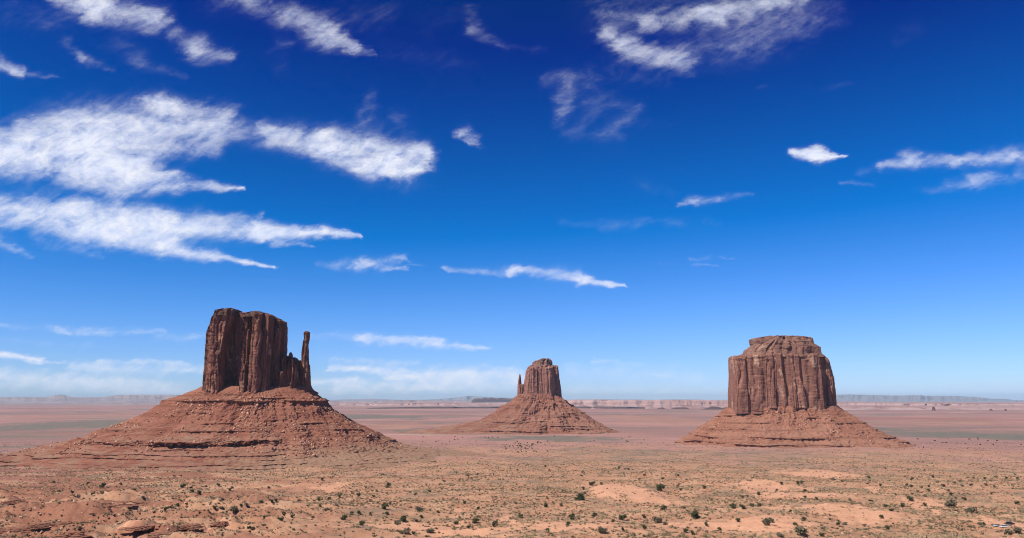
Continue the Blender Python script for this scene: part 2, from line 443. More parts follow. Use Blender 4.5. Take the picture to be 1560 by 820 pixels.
# ------------------------------------------------------------------ materials
ALB = 0.76
def new_mat(name, rough=.9):
    m = bpy.data.materials.new(name)
    m.use_nodes = True
    n = NT(m.node_tree)
    b = m.node_tree.nodes['Principled BSDF']
    b.inputs['Roughness'].default_value = rough
    b.inputs['Specular IOR Level'].default_value = .15
    return m, n, b
def bump(n, b, h, strength, dist):
    o = n.n('ShaderNodeBump')
    o.inputs['Strength'].default_value = strength
    o.inputs['Distance'].default_value = dist
    n.put(o.inputs['Height'], h)
    n.put(b.inputs['Normal'], o.outputs[0])
def mat_ground():
    m, n, b = new_mat('desert_ground', .95)
    pos = n.n('ShaderNodeNewGeometry').outputs['Position']
    flat = n.v('MULTIPLY', pos, (1, 1, 0))
    big = n.noise(flat, 1 / 150, 5, .6)
    mid = n.noise(flat, 1 / 22, 5, .62)
    fine = n.noise(flat, 1 / 2.6, 4, .65)
    straw = n.mix(n.ramp(mid, .38, .62), (.52, .255, .142), (.61, .345, .20))
    red = n.mix(n.ramp(fine, .35, .65), (.47, .205, .115), (.33, .135, .08))
    near = n.mix(n.ramp(n.m('ADD', n.m('MULTIPLY', big, .6), n.m('MULTIPLY', mid, .4)), .53, .70), straw, red)
    # dull sage ground between
    near = n.mix(n.m('MULTIPLY', n.ramp(n.noise(flat, 1 / 60, 5, .62), .50, .66), .75), near, (.27, .19, .12))
    sandc = n.mix(n.ramp(fine, .3, .7), (.68, .32, .175), (.78, .435, .26))
    near = n.mix(n.attr('sand'), near, sandc)
    near = n.mix(n.m('MULTIPLY', n.attr('redbed'), .8), near, n.mix(n.ramp(fine, .3, .7), (.40, .165, .095), (.27, .105, .065)))
    # speckle of stones and low plants
    sp = n.ramp(n.noise(flat, 1 / 1.5, 3, .7), .54, .68)
    near = n.mix(n.m('MULTIPLY', sp, n.m('SUBTRACT', .55, n.m('MULTIPLY', n.attr('sand'), .5))), near, (.17, .12, .075))
    # the far plain: broad bands of bare pink soil, sage and red silt
    pl = n.v('MULTIPLY', pos, (.55, 1, 0))
    f1 = n.noise(pl, 1 / 1500, 6, .6)
    f2 = n.noise(n.v('ADD', pl, (9100, 400, 0)), 1 / 700, 6, .65)
    far = n.mix(n.ramp(f1, .38, .62), (.35, .195, .155), (.54, .27, .21))
    far = n.mix(n.ramp(f2, .50, .66), far, (.235, .19, .14))
    far = n.mix(n.ramp(n.noise(pl, 1 / 420, 5, .6), .60, .72), far, (.60, .42, .33))
    far = n.mix(n.ramp(n.noise(n.v('ADD', pl, (100, 7700, 0)), 1 / 2300, 5, .6), .56, .66), far, (.40, .18, .125))
    spf = n.ramp(n.noise(flat, 1 / 14, 4, .7), .52, .64)
    far = n.mix(n.m('MULTIPLY', spf, .55), far, (.15, .12, .085))
    far = n.mix(n.m('MULTIPLY', n.attr('green'), .9), far, n.mix(n.ramp(n.noise(flat, 1 / 40, 5, .7), .35, .65), (.17, .155, .115), (.25, .20, .145)))
    far = n.mix(n.m('MULTIPLY', n.attr('pink'), .8), far, n.mix(n.ramp(n.noise(pl, 1 / 160, 5, .65), .35, .65), (.52, .28, .19), (.40, .20, .135)))
    n.put(b.inputs['Base Color'], n.v('SCALE', n.mix(n.attr('plain'), near, far), ALB))
    bump(n, b, n.m('ADD', fine, n.m('MULTIPLY', mid, 2.0)), .55, 1.0)
    return m
def mat_cliff(name, dark, mid_, light, seed, px=1.0, fresh=.5):
    """desert-varnished sandstone; px: metres that one photograph pixel spans at this rock"""
    m, n, b = new_mat(name, .88)
    pos = n.n('ShaderNodeTexCoord').outputs['Object']
    p = n.v('ADD', pos, (seed * 131.7, seed * 37.1, seed * 11.3))
    wob = n.v('SCALE', n.v('SUBTRACT', n.noise(p, .02 / px, 3, .5, color=True), (.5, .5, .5)), 5 * px)
    pw = n.v('ADD', p, wob)
    streak = n.noise(n.v('MULTIPLY', pw, (.13 / px, .13 / px, .011 / px)), 1, 6, .62)
    streak2 = n.noise(n.v('MULTIPLY', pw, (.42 / px, .42 / px, .03 / px)), 1, 5, .65)
    blot = n.noise(p, .028 / px, 6, .6)
    beds = n.noise(n.v('MULTIPLY', pw, (.012 / px, .012 / px, .36 / px)), 1, 4, .6)
    c = n.mix(n.ramp(n.m('ADD', n.m('MULTIPLY', streak, .6), n.m('MULTIPLY', blot, .4)), .40, .60), dark, mid_)
    c = n.mix(n.m('MULTIPLY', n.ramp(streak2, .45, .68), .55), c, tuple(x * .62 for x in dark))
    patch = n.noise(n.v('MULTIPLY', pw, (.05 / px, .05 / px, .03 / px)), 1, 6, .66)
    c = n.mix(n.m('MULTIPLY', n.ramp(patch, .55, .66), fresh), c, light)
    c = n.mix(n.m('MULTIPLY', n.ramp(beds, .55, .7), .35), c, tuple(x * .7 for x in mid_))
    n.put(b.inputs['Base Color'], n.v('SCALE', c, ALB))
    h = n.m('ADD', n.m('MULTIPLY', streak2, 1.2), n.m('ADD', n.m('MULTIPLY', n.noise(p, .5 / px, 5, .65), .9), n.m('MULTIPLY', n.noise(n.v('MULTIPLY', p, (.1 / px, .1 / px, .9 / px)), 1, 3, .6), .6)))
    bump(n, b, h, .9, 1.6 * px)
    return m
def mat_talus(name, ca, cb, cc, seed, px=1.0, soil_x=None):
    m, n, b = new_mat(name, .95)
    pos = n.n('ShaderNodeTexCoord').outputs['Object']
    p = n.v('ADD', pos, (seed * 71.7, seed * 17.1, 0))
    a = n.noise(p, .02 / px, 5, .6)
    f = n.noise(p, .30 / px, 5, .7)
    beds = n.noise(n.v('MULTIPLY', p, (.006 / px, .006 / px, .34 / px)), 1, 4, .55)
    c = n.mix(n.ramp(a, .36, .64), ca, cb)
    c = n.mix(n.m('MULTIPLY', n.ramp(beds, .47, .62), .6), c, tuple(x * .66 for x in ca))
    c = n.mix(n.m('MULTIPLY', n.ramp(f, .56, .70), .5), c, cc)
    c = n.mix(n.m('MULTIPLY', n.ramp(f, .42, .32), .5), c, tuple(x * .5 for x in ca))
    # dusting of dry plants on the gentle parts
    gentle = n.ramp(n.v('DOT_PRODUCT', n.n('ShaderNodeNewGeometry').outputs['Normal'], (0, 0, 1), out=1), 0.88, .985)
    c = n.mix(n.m('MULTIPLY', gentle, n.m('MULTIPLY', n.ramp(n.noise(p, .05 / px, 5, .65), .38, .60), .85)), c, (.43, .26, .165))
    if soil_x:   # the low skirt on this side lies under blown soil and dry plants
        sx = n.n('ShaderNodeSeparateXYZ'); n.put(sx.inputs[0], pos)
        k = n.m('MULTIPLY', n.ramp(sx.outputs[0], soil_x[0], soil_x[1]), n.ramp(sx.outputs[2], 46, 12))
        k = n.m('MULTIPLY', k, n.ramp(n.noise(p, .025 / px, 5, .65), .30, .55, .45, .95))
        c = n.mix(k, c, n.mix(n.ramp(f, .35, .65), (.50, .275, .165), (.38, .245, .15)))
    n.put(b.inputs['Base Color'], n.v('SCALE', c, ALB * .92))
    bump(n, b, n.m('ADD', f, n.m('MULTIPLY', n.noise(p, .9 / px, 3, .6), .5)), .8, 1.3 * px)
    return m
def mat_simple(name, cols, scale, rough=.9, attr=None):
    m, n, b = new_mat(name, rough)
    if attr:
        x = n.attr(attr)
        x = n.m('ADD', n.m('MULTIPLY', x, .8), n.m('MULTIPLY', n.noise(n.n('ShaderNodeNewGeometry').outputs['Position'], scale, 2, .5), .2))
    else:
        x = n.noise(n.n('ShaderNodeTexCoord').outputs['Object'], scale, 4, .6)
    if len(cols) == 2:
        c = n.mix(n.ramp(x, .35, .65), cols[0], cols[1])
    else:
        c = n.mix(n.ramp(x, .25, .5), cols[0], cols[1])
        c = n.mix(n.ramp(x, .5, .75), c, cols[2])
    n.put(b.inputs['Base Color'], c)
    return m

# ------------------------------------------------------------------ ground sheet: one mesh, out past the last hills
def build_ground():
    core = np.radians(np.linspace(-41, 41, 900))
    side = np.radians(np.linspace(41, 180, 60))[1:]
    th = np.concatenate([-side[::-1][1:], core, side])         # clockwise from +Y
    rr = np.concatenate([np.geomspace(2.5, 380, 50)[:-1], np.geomspace(380, 1400, 330)[:-1], np.geomspace(1400, 4500, 170)[:-1], np.geomspace(4500, 59000, 110)])
    T, Q = np.meshgrid(th, rr)
    x, y = np.sin(T) * Q, np.cos(T) * Q
    z = ground_z(x, y)
    V = np.stack([x, y, z], -1).reshape(-1, 3)
    nc = len(th)
    V = np.concatenate([V, [[0, 0, 123.2]]])
    f = grid_faces(len(rr), nc, wrap=True, flip=False)
    tri = np.stack([np.arange(nc), np.full(nc, len(V) - 1), (np.arange(nc) + 1) % nc], -1)
    fx, fy = V[:, 0], V[:, 1]
    d = np.hypot(fx, fy)
    fr = fy > 50
    def msk(lst, seed, warp=.5):
        o = np.zeros(len(V))
        for i, c in enumerate(lst):
            s = fr & (np.abs(fx - c[0]) < 2.2 * c[2]) & (np.abs(fy - c[1]) < 2.2 * c[3])
            o[s] = np.maximum(o[s], ell(fx[s], fy[s], c, warp, seed + i))
        return o
    sand = msk(SAND_W, 100)
    s = fr & (d < 1500)
    sand[s] = np.maximum(sand[s], .9 * wash_mask(fx[s], fy[s]))
    redbed = np.zeros(len(V))
    s = fr & (d < 1400)
    redbed[s] = sstep(.05, .4, fbm2(fx[s] / 90, fy[s] / 60, 4, 77) + .45 * sstep(-.30, -.55, fx[s] / fy[s])) * sstep(-.1, -.4, fx[s] / fy[s])
    plain = sstep(1000, 2400, d + 420 * fbm2(fx / 260, fy / 260, 4, 5))
    return tag(mesh_np('ground', V, [f, tri], [mat_ground()], smooth=True,
               attrs={'sand': sand, 'redbed': redbed, 'plain': plain, 'green': msk(GREEN_W, 200, .5), 'pink': msk(PINK_W, 300, .5)}), kind='structure')
build_ground()

# ------------------------------------------------------------------ buttes
def ob_z(py, Y):
    return CAMZ + Y * uv(780, py)[1]
def ob_x(px, Y):
    return uv(px, 600)[0] * Y
def sq(c, n):
    return np.sign(c) * np.abs(c) ** (2.0 / n)
def pillar(bag, Y, prof, cy, depth, seed, px, n=3.0, amp=1.0, bed=0, top_round=2.5, nt=150, dz=1.0, slabw=9.0):
    """one rock pillar: prof = [(py, px_left, px_right)] from the base up, cy = how far its middle is nearer (-) or farther (+) than the butte's middle"""
    prof = sorted(prof, key=lambda q: -q[0])
    Yp = Y + cy
    pz = np.array([ob_z(q[0], Yp) for q in prof]); sg = .5 * depth * (1 if prof[0][1] > 780 else -1)
    pl = np.array([ob_x(q[1], Yp + sg) for q in prof]); pr = np.array([ob_x(q[2], Yp - sg) for q in prof])
    z0, z1 = pz[0], pz[-1]
    nz = max(int((z1 - z0) / (dz * px)), 12)
    z = np.linspace(z0, z1, nz)
    L, Rr = np.interp(z, pz, pl), np.interp(z, pz, pr)
    cx, hw = (L + Rr) / 2, (Rr - L) / 2
    th = np.linspace(0, 2 * math.pi, nt, endpoint=False)
    # plan: an irregular polygon of flat fracture faces
    rs = np.random.RandomState(seed * 7 + 1)
    m_ = 11
    ca = (np.arange(m_) + rs.uniform(-.33, .33, m_)) * 2 * math.pi / m_
    cr = rs.uniform(.90, 1.06, m_)
    kx, ky = sq(np.cos(ca), n) * cr, sq(np.sin(ca), n) * cr
    kx = 2 * (kx - kx.min()) / (kx.max() - kx.min()) - 1
    tt = (th / (2 * math.pi) * m_) % m_
    i0 = np.floor(tt).astype(int) % m_; i1 = (i0 + 1) % m_; fr_ = tt - np.floor(tt)
    ux = kx[i0] * (1 - fr_) + kx[i1] * fr_; uy = ky[i0] * (1 - fr_) + ky[i1] * fr_
    th = np.arctan2(uy, ux)
    tr = np.clip((z1 - z) / (top_round * px), 0, 1)
    cap = np.sqrt(1 - (1 - tr) ** 2) * .16 + .84
    ctop = cx[-1]
    dep = depth * (1 + .10 * (z1 - z) / max(z1 - z0, 1)) * cap
    X = cx[:, None] + hw[:, None] * ux[None]
    if bed:
        Xf = (L.min() + Rr.max()) / 2 + (Rr.max() - L.min()) / 2 * ux[None]
        X = .15 * X + .85 * np.clip(np.repeat(Xf, nz, 0), L[:, None], Rr[:, None])
    Yy = cy + dep[:, None] * uy[None]
    Z = np.repeat(z[:, None], nt, 1)
    nx, ny = ux / np.maximum(hw.mean(), 1), uy / depth
    nx, ny = np.cos(th) ** 1, np.sin(th)
    sx_, sy_ = ux * hw.mean(), uy * depth
    arc = np.concatenate([[0], np.cumsum(np.hypot(np.diff(sx_), np.diff(sy_)))])
    arcs = np.repeat(arc[None], nz, 0)
    P = 1 / px
    w = fbm3(X * .05 * P, Yy * .05 * P, Z * .012 * P, 3, seed)
    # vertical slabs that broke off at different heights
    sid = arcs / (slabw * px) + 1.1 * perlin2(arcs / (2.6 * slabw * px), arcs * 0 + seed, seed + 8) + .30 * fbm2(Z * .02 * P, arcs * .02 * P, 2, seed + 5)
    o = np.zeros_like(X)
    for k, (sc, am) in enumerate(((1.0, 2.9), (.42, 1.0))):
        i = sid / sc
        a = hash1(i, seed + k * 3) - .5
        bzt = z0 + (z1 - z0) * (.2 + .75 * hash1(i, seed + 50 + k))
        step = np.where(Z > bzt, -hash1(i, seed + 90 + k) * 1.2, 0)
        edge = np.abs((i - np.floor(i)) - .5) * 2
        o += am * (a * 1.9 + step * 1.4 + ((i - np.floor(i)) - .5) * (hash1(i, seed + 70 + k) - .5) * 3.4) - am * (1.3 if k == 0 else .25) * sstep(.72, 1.0, edge) * (hash1(np.round(i), seed + 80 + k) > .58)
    # blocks: every slab is broken across at its own heights
    bi = np.floor(sid / .7)
    bzid = Z * P / 11 + 7 * hash1(bi, seed + 60) + .35 * fbm2(arcs * .05 * P, Z * .05 * P, 2, seed + 61)
    o += (hash1(bi * 37 + np.floor(bzid), seed + 62) - .5) * 1.3
    bi2 = np.floor(sid / .33 + .3)
    bz2 = Z * P / 4.5 + 9 * hash1(bi2, seed + 63)
    o += (hash1(bi2 * 53 + np.floor(bz2), seed + 64) - .5) * .5
    crack = np.abs(fbm3(X * .09 * P, Yy * .09 * P, Z * .010 * P, 2, seed + 9))
    o = o * amp + amp * (2.2 * w - 2.6 * np.exp(-(crack / .05) ** 2) + .55 * fbm3(X * .25 * P, Yy * .25 * P, Z * .16 * P, 3, seed + 20))
    # horizontal joints
    bz = perlin2(Z * .23 * P, arcs * .012 * P, seed + 30)
    o -= amp * .8 * np.exp(-(bz / .06) ** 2)
    # layered foot and layered cap
    if bed:
        fb = sstep(bed * px, 0, Z - z0)
        o += fb * (.9 + 1.0 * np.round(2 * perlin2(Z * .34 * P, arcs * .02 * P, seed + 31)))
    tb = sstep(11 * px, 3 * px, z1 - Z)
    o += tb * 1.2 * np.round(1.6 * perlin2(Z * .30 * P, arcs * .015 * P, seed + 33)) * amp
    # keep the drawn outline: less push where the wall is seen edge-on
    o = (o - np.percentile(o, 60)) * px
    X = X + nx[None] * o * .45
    Yy = Yy + ny[None] * o * 1.35
    Z = Z + (Z > z1 - 6 * px) * px * 1.2 * fbm2(X * .12 * P, Yy * .12 * P, 3, seed + 40)
    V = np.stack([X, Yy, Z], -1).reshape(-1, 3)
    # closed top
    lastr = V[-nt:]
    mids = []
    c = lastr.mean(0)
    for f in (.66, .33):
        q = c + (lastr - c) * f
        q[:, 2] = lastr[:, 2] * f + c[2] * (1 - f) + px * (.5 + .8 * fbm2(q[:, 0] * .12 * P, q[:, 1] * .12 * P, 2, seed + 44))
        mids.append(q)
    V = np.concatenate([V] + mids + [[[c[0], c[1], c[2] + px * .5]]])
    f = grid_faces(nz + 2, nt, wrap=True)
    b0 = (nz + 1) * nt
    tri = np.stack([b0 + np.arange(nt), b0 + (np.arange(nt) + 1) % nt, np.full(nt, len(V) - 1)], -1)
    bag.add(V, [f, tri])
def shift(bag, cx, Y, zb):
    """world-facing numbers -> numbers around the butte's own base point; pillars were drawn with y relative to the middle"""
    for i, v in enumerate(bag.V):
        bag.V[i] = v - np.array([cx, 0, zb])
def talus(Y, cx, zb, levels, ledges, seed, px, gul=1.0, cols=900, rows=300):
    """levels: (py for the height, px left, px right, metres nearer, metres farther); ledges: (z py, height px, strength, seed)"""
    zl = np.array([ob_z(q[0], Y) for q in levels])
    A = np.array([[cx - ob_x(q[1], Y), ob_x(q[2], Y) - cx, q[3], q[4]] for q in levels])
    o = np.argsort(zl); zl, A = zl[o], A[o]
    # rows: dense in height, closer where flat
    run = np.concatenate([[0], np.cumsum(np.hypot(np.diff(zl) * 1.6, np.diff(A.mean(1))))])
    s = np.linspace(0, run[-1], rows)
    z = np.interp(s, run, zl)
    B = np.stack([np.interp(s, run, A[:, k]) for k in range(4)], 1)
    t1 = np.linspace(-1.25 * math.pi, .25 * math.pi, int(cols * .86), endpoint=False)
    t2 = np.linspace(.25 * math.pi, .75 * math.pi, int(cols * .14), endpoint=False)
    th = np.concatenate([t1, t2])
    nc = len(th)
    c, sn = np.cos(th)[None], np.sin(th)[None]
    n = 2.25
    ax = np.where(c < 0, B[:, 0:1], B[:, 1:2]); ay = np.where(sn < 0, B[:, 2:3], B[:, 3:4])
    Rr = 1.0 / ((np.abs(c) / ax) ** n + (np.abs(sn) / ay) ** n) ** (1 / n)
    Z = np.repeat(z[:, None], nc, 1)
    P = 1 / px
    X0, Y0 = Rr * c, Rr * sn
    top = zl[-1]
    fall = np.clip((top - Z) / (top - zl[0]), 0, 1)
    env = sstep(0, .12, fall)
    # gullies and spurs running down the slope
    a = th[None] * 1.0
    g = fbm2(np.cos(a) * 5 + 3, np.sin(a) * 5 + fall * 2.4, 4, seed) * 6.5 * px * env * gul
    g += fbm2(np.cos(a) * 17, np.sin(a) * 17 + fall * 1.2, 3, seed + 3) * 1.1 * px * env * gul
    g += fbm3(X0 * .03 * P, Y0 * .03 * P, Z * .05 * P, 3, seed + 4) * 5.0 * px * env
    rub = fbm3(X0 * .22 * P, Y0 * .22 * P, Z * .22 * P, 3, seed + 6)
    g += rub * 1.5 * px * env
    for (lpy, hpx, st, sd_) in ledges:
        zk = ob_z(lpy, Y) + 1.9 * px * fbm2(X0 * .011 * P, Y0 * .011 * P, 3, sd_ + 2)
        h = hpx * px
        s_ = np.clip(st - .1 + 1.9 * fbm2(X0 * .012 * P, Y0 * .012 * P, 4, sd_), 0, 1.3)
        up = np.exp(-np.clip(Z - zk, 0, None) / (2.2 * h))
        dn = np.clip((Z - (zk - h)) / h, 0, 1) ** .85
        prof = np.where(Z >= zk, up, np.where(Z > zk - h, dn * (.97 if hpx > 3 else .45), 0))
        col = perlin2(np.cos(a) * Rr * .16 * P, np.sin(a) * Rr * .16 * P, sd_ + 7)
        face = ((Z < zk) & (Z > zk - h * 1.05))
        slope = np.gradient(B.mean(1), z)[:, None]
        mag = np.clip(np.abs(slope), .5, 7.0)
        s_ = s_ * (1 - .75 * sstep(.15, .7, c) * (hpx > 3 or lpy > 675))
        g += s_ * h * mag * prof
        g -= s_ * face * h * (1.3 if hpx > 3 else .1) * np.exp(-(col / .16) ** 2)
    X, Yy = (Rr + g) * c, (Rr + g) * sn
    Z = Z + rub * .7 * px * env
    V = np.stack([X, Yy, Z - zb], -1)
    # the rim closes inside the cliff
    f = grid_faces(rows, nc, wrap=True)
    return V, f
def rubble(name, V, mat, parent, seed, px, n, zlo, zhi, size=(.8, 3.2), front=True):
    """loose blocks lying on a slope: irregular boulders, one pile per slope"""
    rs = np.random.RandomState(seed)
    nr, nc, _ = V.shape
    flat = V.reshape(-1, 3)
    ok = (flat[:, 2] > zlo) & (flat[:, 2] < zhi)
    if front:
        ok &= flat[:, 1] < np.abs(flat[:, 0]) * .25
    idx = np.nonzero(ok)[0]
    dens = np.clip(.5 + 1.3 * fbm2(flat[idx, 0] * .02 / px, flat[idx, 1] * .02 / px, 3, seed), .03, None) ** 2
    pick = rs.choice(idx, n, p=dens / dens.sum())
    ico = np.array([[0, 0, 1], [.9, 0, .3], [.28, .85, .3], [-.72, .52, .3], [-.72, -.52, .3], [.28, -.85, .3],
                    [.72, .52, -.45], [-.28, .85, -.45], [-.9, 0, -.45], [-.28, -.85, -.45], [.72, -.52, -.45], [0, 0, -.9]])
    fc = np.array([[0, 1, 2], [0, 2, 3], [0, 3, 4], [0, 4, 5], [0, 5, 1], [1, 6, 2], [2, 7, 3], [3, 8, 4], [4, 9, 5], [5, 10, 1],
                   [2, 6, 7], [3, 7, 8], [4, 8, 9], [5, 9, 10], [1, 10, 6], [6, 11, 7], [7, 11, 8], [8, 11, 9], [9, 11, 10], [10, 11, 6]])
    sz = size[0] * px * (size[1] / size[0]) ** (rs.rand(n) ** 2.6)
    S = sz[:, None, None] * rs.uniform(.6, 1.25, (n, 1, 3)) * .5
    P = ico[None] * rs.uniform(.72, 1.25, (n, 12, 1)) * S
    a = rs.rand(n) * 6.28
    ca, sa = np.cos(a)[:, None], np.sin(a)[:, None]
    P = np.stack([P[..., 0] * ca - P[..., 1] * sa, P[..., 0] * sa + P[..., 1] * ca, P[..., 2]], -1)
    P = P + (flat[pick] + np.stack([np.zeros(n), np.zeros(n), sz * .12], -1))[:, None]
    fcs = (fc[None] + 12 * np.arange(n)[:, None, None]).reshape(-1, 3)
    o = mesh_np(name, P.reshape(-1, 3), [fcs], [mat], parent, attrs={'tint': np.repeat(rs.rand(n), 12)})
    o['kind'] = 'stuff'
    return o
M_RUB = mat_simple('fallen_blocks', [(.20, .075, .045), (.36, .16, .09), (.52, .30, .20)], .4, attr='tint')

# --- near left butte with its thumb
def butte_a():
    Y, px = 1500.0, 1500.0 / F
    cx, zb = ob_x(391, Y), 18.0
    e = empty('sandstone_butte', (cx, Y, zb))
    tag(e, 'tall dark red butte like a mitten with a slim thumb spire at its right', 'butte', 'great sandstone buttes')
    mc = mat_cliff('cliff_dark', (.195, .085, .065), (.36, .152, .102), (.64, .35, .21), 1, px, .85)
    B = 604
    b = Bag()
    # left tower, behind, front columns, right end
    pillar(b, Y, [(B, 309, 349), (590, 309, 350), (560, 309, 349), (528, 310, 350), (510, 312, 352), (497, 318, 358), (482, 321.5, 362), (476, 324, 362), (474, 327, 361.5), (472.5, 333, 361)], -22, 40, 1, px, 2.8, 1.0, 14, slabw=10)
    pillar(b, Y, [(B, 336, 432), (560, 336, 433), (520, 338, 433), (500, 338, 433), (490, 340, 431.5), (488, 342, 424), (483.5, 344, 416), (480.5, 348, 411), (478.3, 352, 404)], 8, 30, 2, px, 3.6, 1.0, 14)
    pillar(b, Y, [(B, 347, 372), (560, 348, 371), (520, 354, 372), (490, 356, 374), (479, 358, 370)], 8, 22, 9, px, 3, 1.0, 14, slabw=6)
    pillar(b, Y, [(B, 363, 384), (560, 366, 384), (530, 369, 384), (500, 369, 384), (486, 372, 384), (480, 374, 384)], -14, 22, 3, px, 3, 1.0, 12, slabw=7)
    pillar(b, Y, [(B, 379, 415), (560, 379, 415), (520, 379, 416), (490, 380, 416), (483, 384, 415), (479.5, 388, 411)], -38, 32, 4, px, 3.0, .9, 14, slabw=12)
    pillar(b, Y, [(B, 412, 433), (560, 413, 434), (520, 416, 434), (499, 418, 433.2), (489.5, 418, 431), (487, 419, 423)], -12, 22, 5, px, 3.4, .9, 12, slabw=9)
    # leaning buttress at the foot and the low broken shoulder
    pillar(b, Y, [(B, 364, 382), (585, 364, 381), (570, 367, 380), (560, 370, 379), (556, 371, 378)], -46, 20, 6, px, 2.6, .7, 10, slabw=7)
    pillar(b, Y, [(B, 322, 342), (580, 323, 341), (555, 328, 337), (540, 331, 335)], -48, 18, 16, px, 2.6, .7, 10, slabw=7)
    pillar(b, Y, [(B, 427, 444), (585, 427, 443), (560, 430, 440), (549, 431, 438), (543, 434, 438)], -22, 26, 7, px, 2.8, .8, 12, slabw=6)
    pillar(b, Y, [(B, 434, 458), (585, 434, 457), (560, 436, 455), (552, 437, 453), (548, 439, 450), (545, 440, 447)], -14, 26, 8, px, 2.8, .8, 12, slabw=7)
    pillar(b, Y, [(560, 436, 446), (548, 437, 446), (543, 437, 445), (539, 437.5, 444.5), (537.5, 438, 444)], 0, 9, 10, px, 2.6, .5, 0, slabw=5, nt=60)
    pillar(b, Y, [(B, 448, 462), (580, 449, 460), (560, 450, 458), (550, 452, 456)], -4, 20, 11, px, 2.6, .7, 10, slabw=5)
    shift(b, cx, Y, zb)
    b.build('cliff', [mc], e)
    b = Bag()   # cap slabs
    pillar(b, Y, [(483, 322, 363), (479.5, 324, 362.5), (476.5, 328, 361), (474.5, 334, 360.5), (472, 341, 359)], -20, 36, 61, px, 2.8, .5, 0, top_round=2, dz=.5)
    pillar(b, Y, [(487, 362, 424), (483.5, 364, 420), (481, 366, 416), (479, 372, 412), (477.8, 380, 404)], 0, 52, 62, px, 3.0, .5, 0, top_round=2, dz=.5)
    shift(b, cx, Y, zb)
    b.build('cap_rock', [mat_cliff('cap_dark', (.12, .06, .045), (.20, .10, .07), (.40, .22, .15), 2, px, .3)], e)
    b = Bag()   # the thumb
    pillar(b, Y, [(608, 456, 472), (585, 456, 471), (565, 456, 470), (545, 456.5, 468), (530, 457.5, 467.5), (518, 459, 468), (511, 459.5, 468.5), (507, 459.5, 468.5), (504.8, 461, 467.5)], -8, 11, 12, px, 2.8, .55, 8, top_round=2.5, slabw=6, nt=110)
    pillar(b, Y, [(612, 462, 475.5), (598, 463, 475), (588, 464, 472.5), (570, 465, 470.5), (556, 466, 469.5)], -4, 15, 13, px, 2.8, .6, 8, slabw=5, nt=90)
    pillar(b, Y, [(608, 448, 463), (596, 449, 462), (588, 451, 460), (578, 452, 459)], -12, 14, 14, px, 2.6, .6, 8, slabw=5, nt=90)
    shift(b, cx, Y, zb)
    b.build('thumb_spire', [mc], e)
    LV = [(589, 309, 473, 52, 58), (596, 299, 476, 63, 72), (603, 281, 483, 78, 88), (612, 262, 492, 100, 104), (626, 239, 503, 120, 130), (640, 212, 526, 140, 160), (652, 187, 549, 168, 190),
          (660, 165, 564, 188, 215), (668, 136, 578, 212, 250), (676, 104, 592, 240, 290), (684, 74, 612, 275, 330), (690, 48, 642, 312, 360), (697, 18, 694, 350, 400), (703, -12, 770, 395, 440), (708, -30, 815, 430, 470)]
    LG = [(599, 1.6, .5, 60), (606, 2.0, .5, 62), (611.5, 2.9, 1.3, 1), (628, 1.4, .1, 64), (643, 1.8, .35, 66), (652, 2.2, .95, 2), (663, 6.0, .9, 3), (674, 1.3, .5, 4), (679.5, 1.2, .9, 5), (684, 1.4, 1.1, 6), (688, 1.3, 1.2, 7), (692, 1.6, 1.2, 8), (696, 1.4, 1.2, 9), (699.5, 1.3, 1.0, 10), (702.5, 1.0, .8, 19)]
    V, f = talus(Y, cx, zb, LV, LG, 500, px, rows=420, cols=1000)
    mt = mat_talus('talus_red', (.335, .122, .072), (.42, .175, .108), (.54, .28, .175), 1, px, (-20, 210))
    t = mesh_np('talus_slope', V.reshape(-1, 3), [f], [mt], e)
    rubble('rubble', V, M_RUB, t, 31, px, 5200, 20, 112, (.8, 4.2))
butte_a()

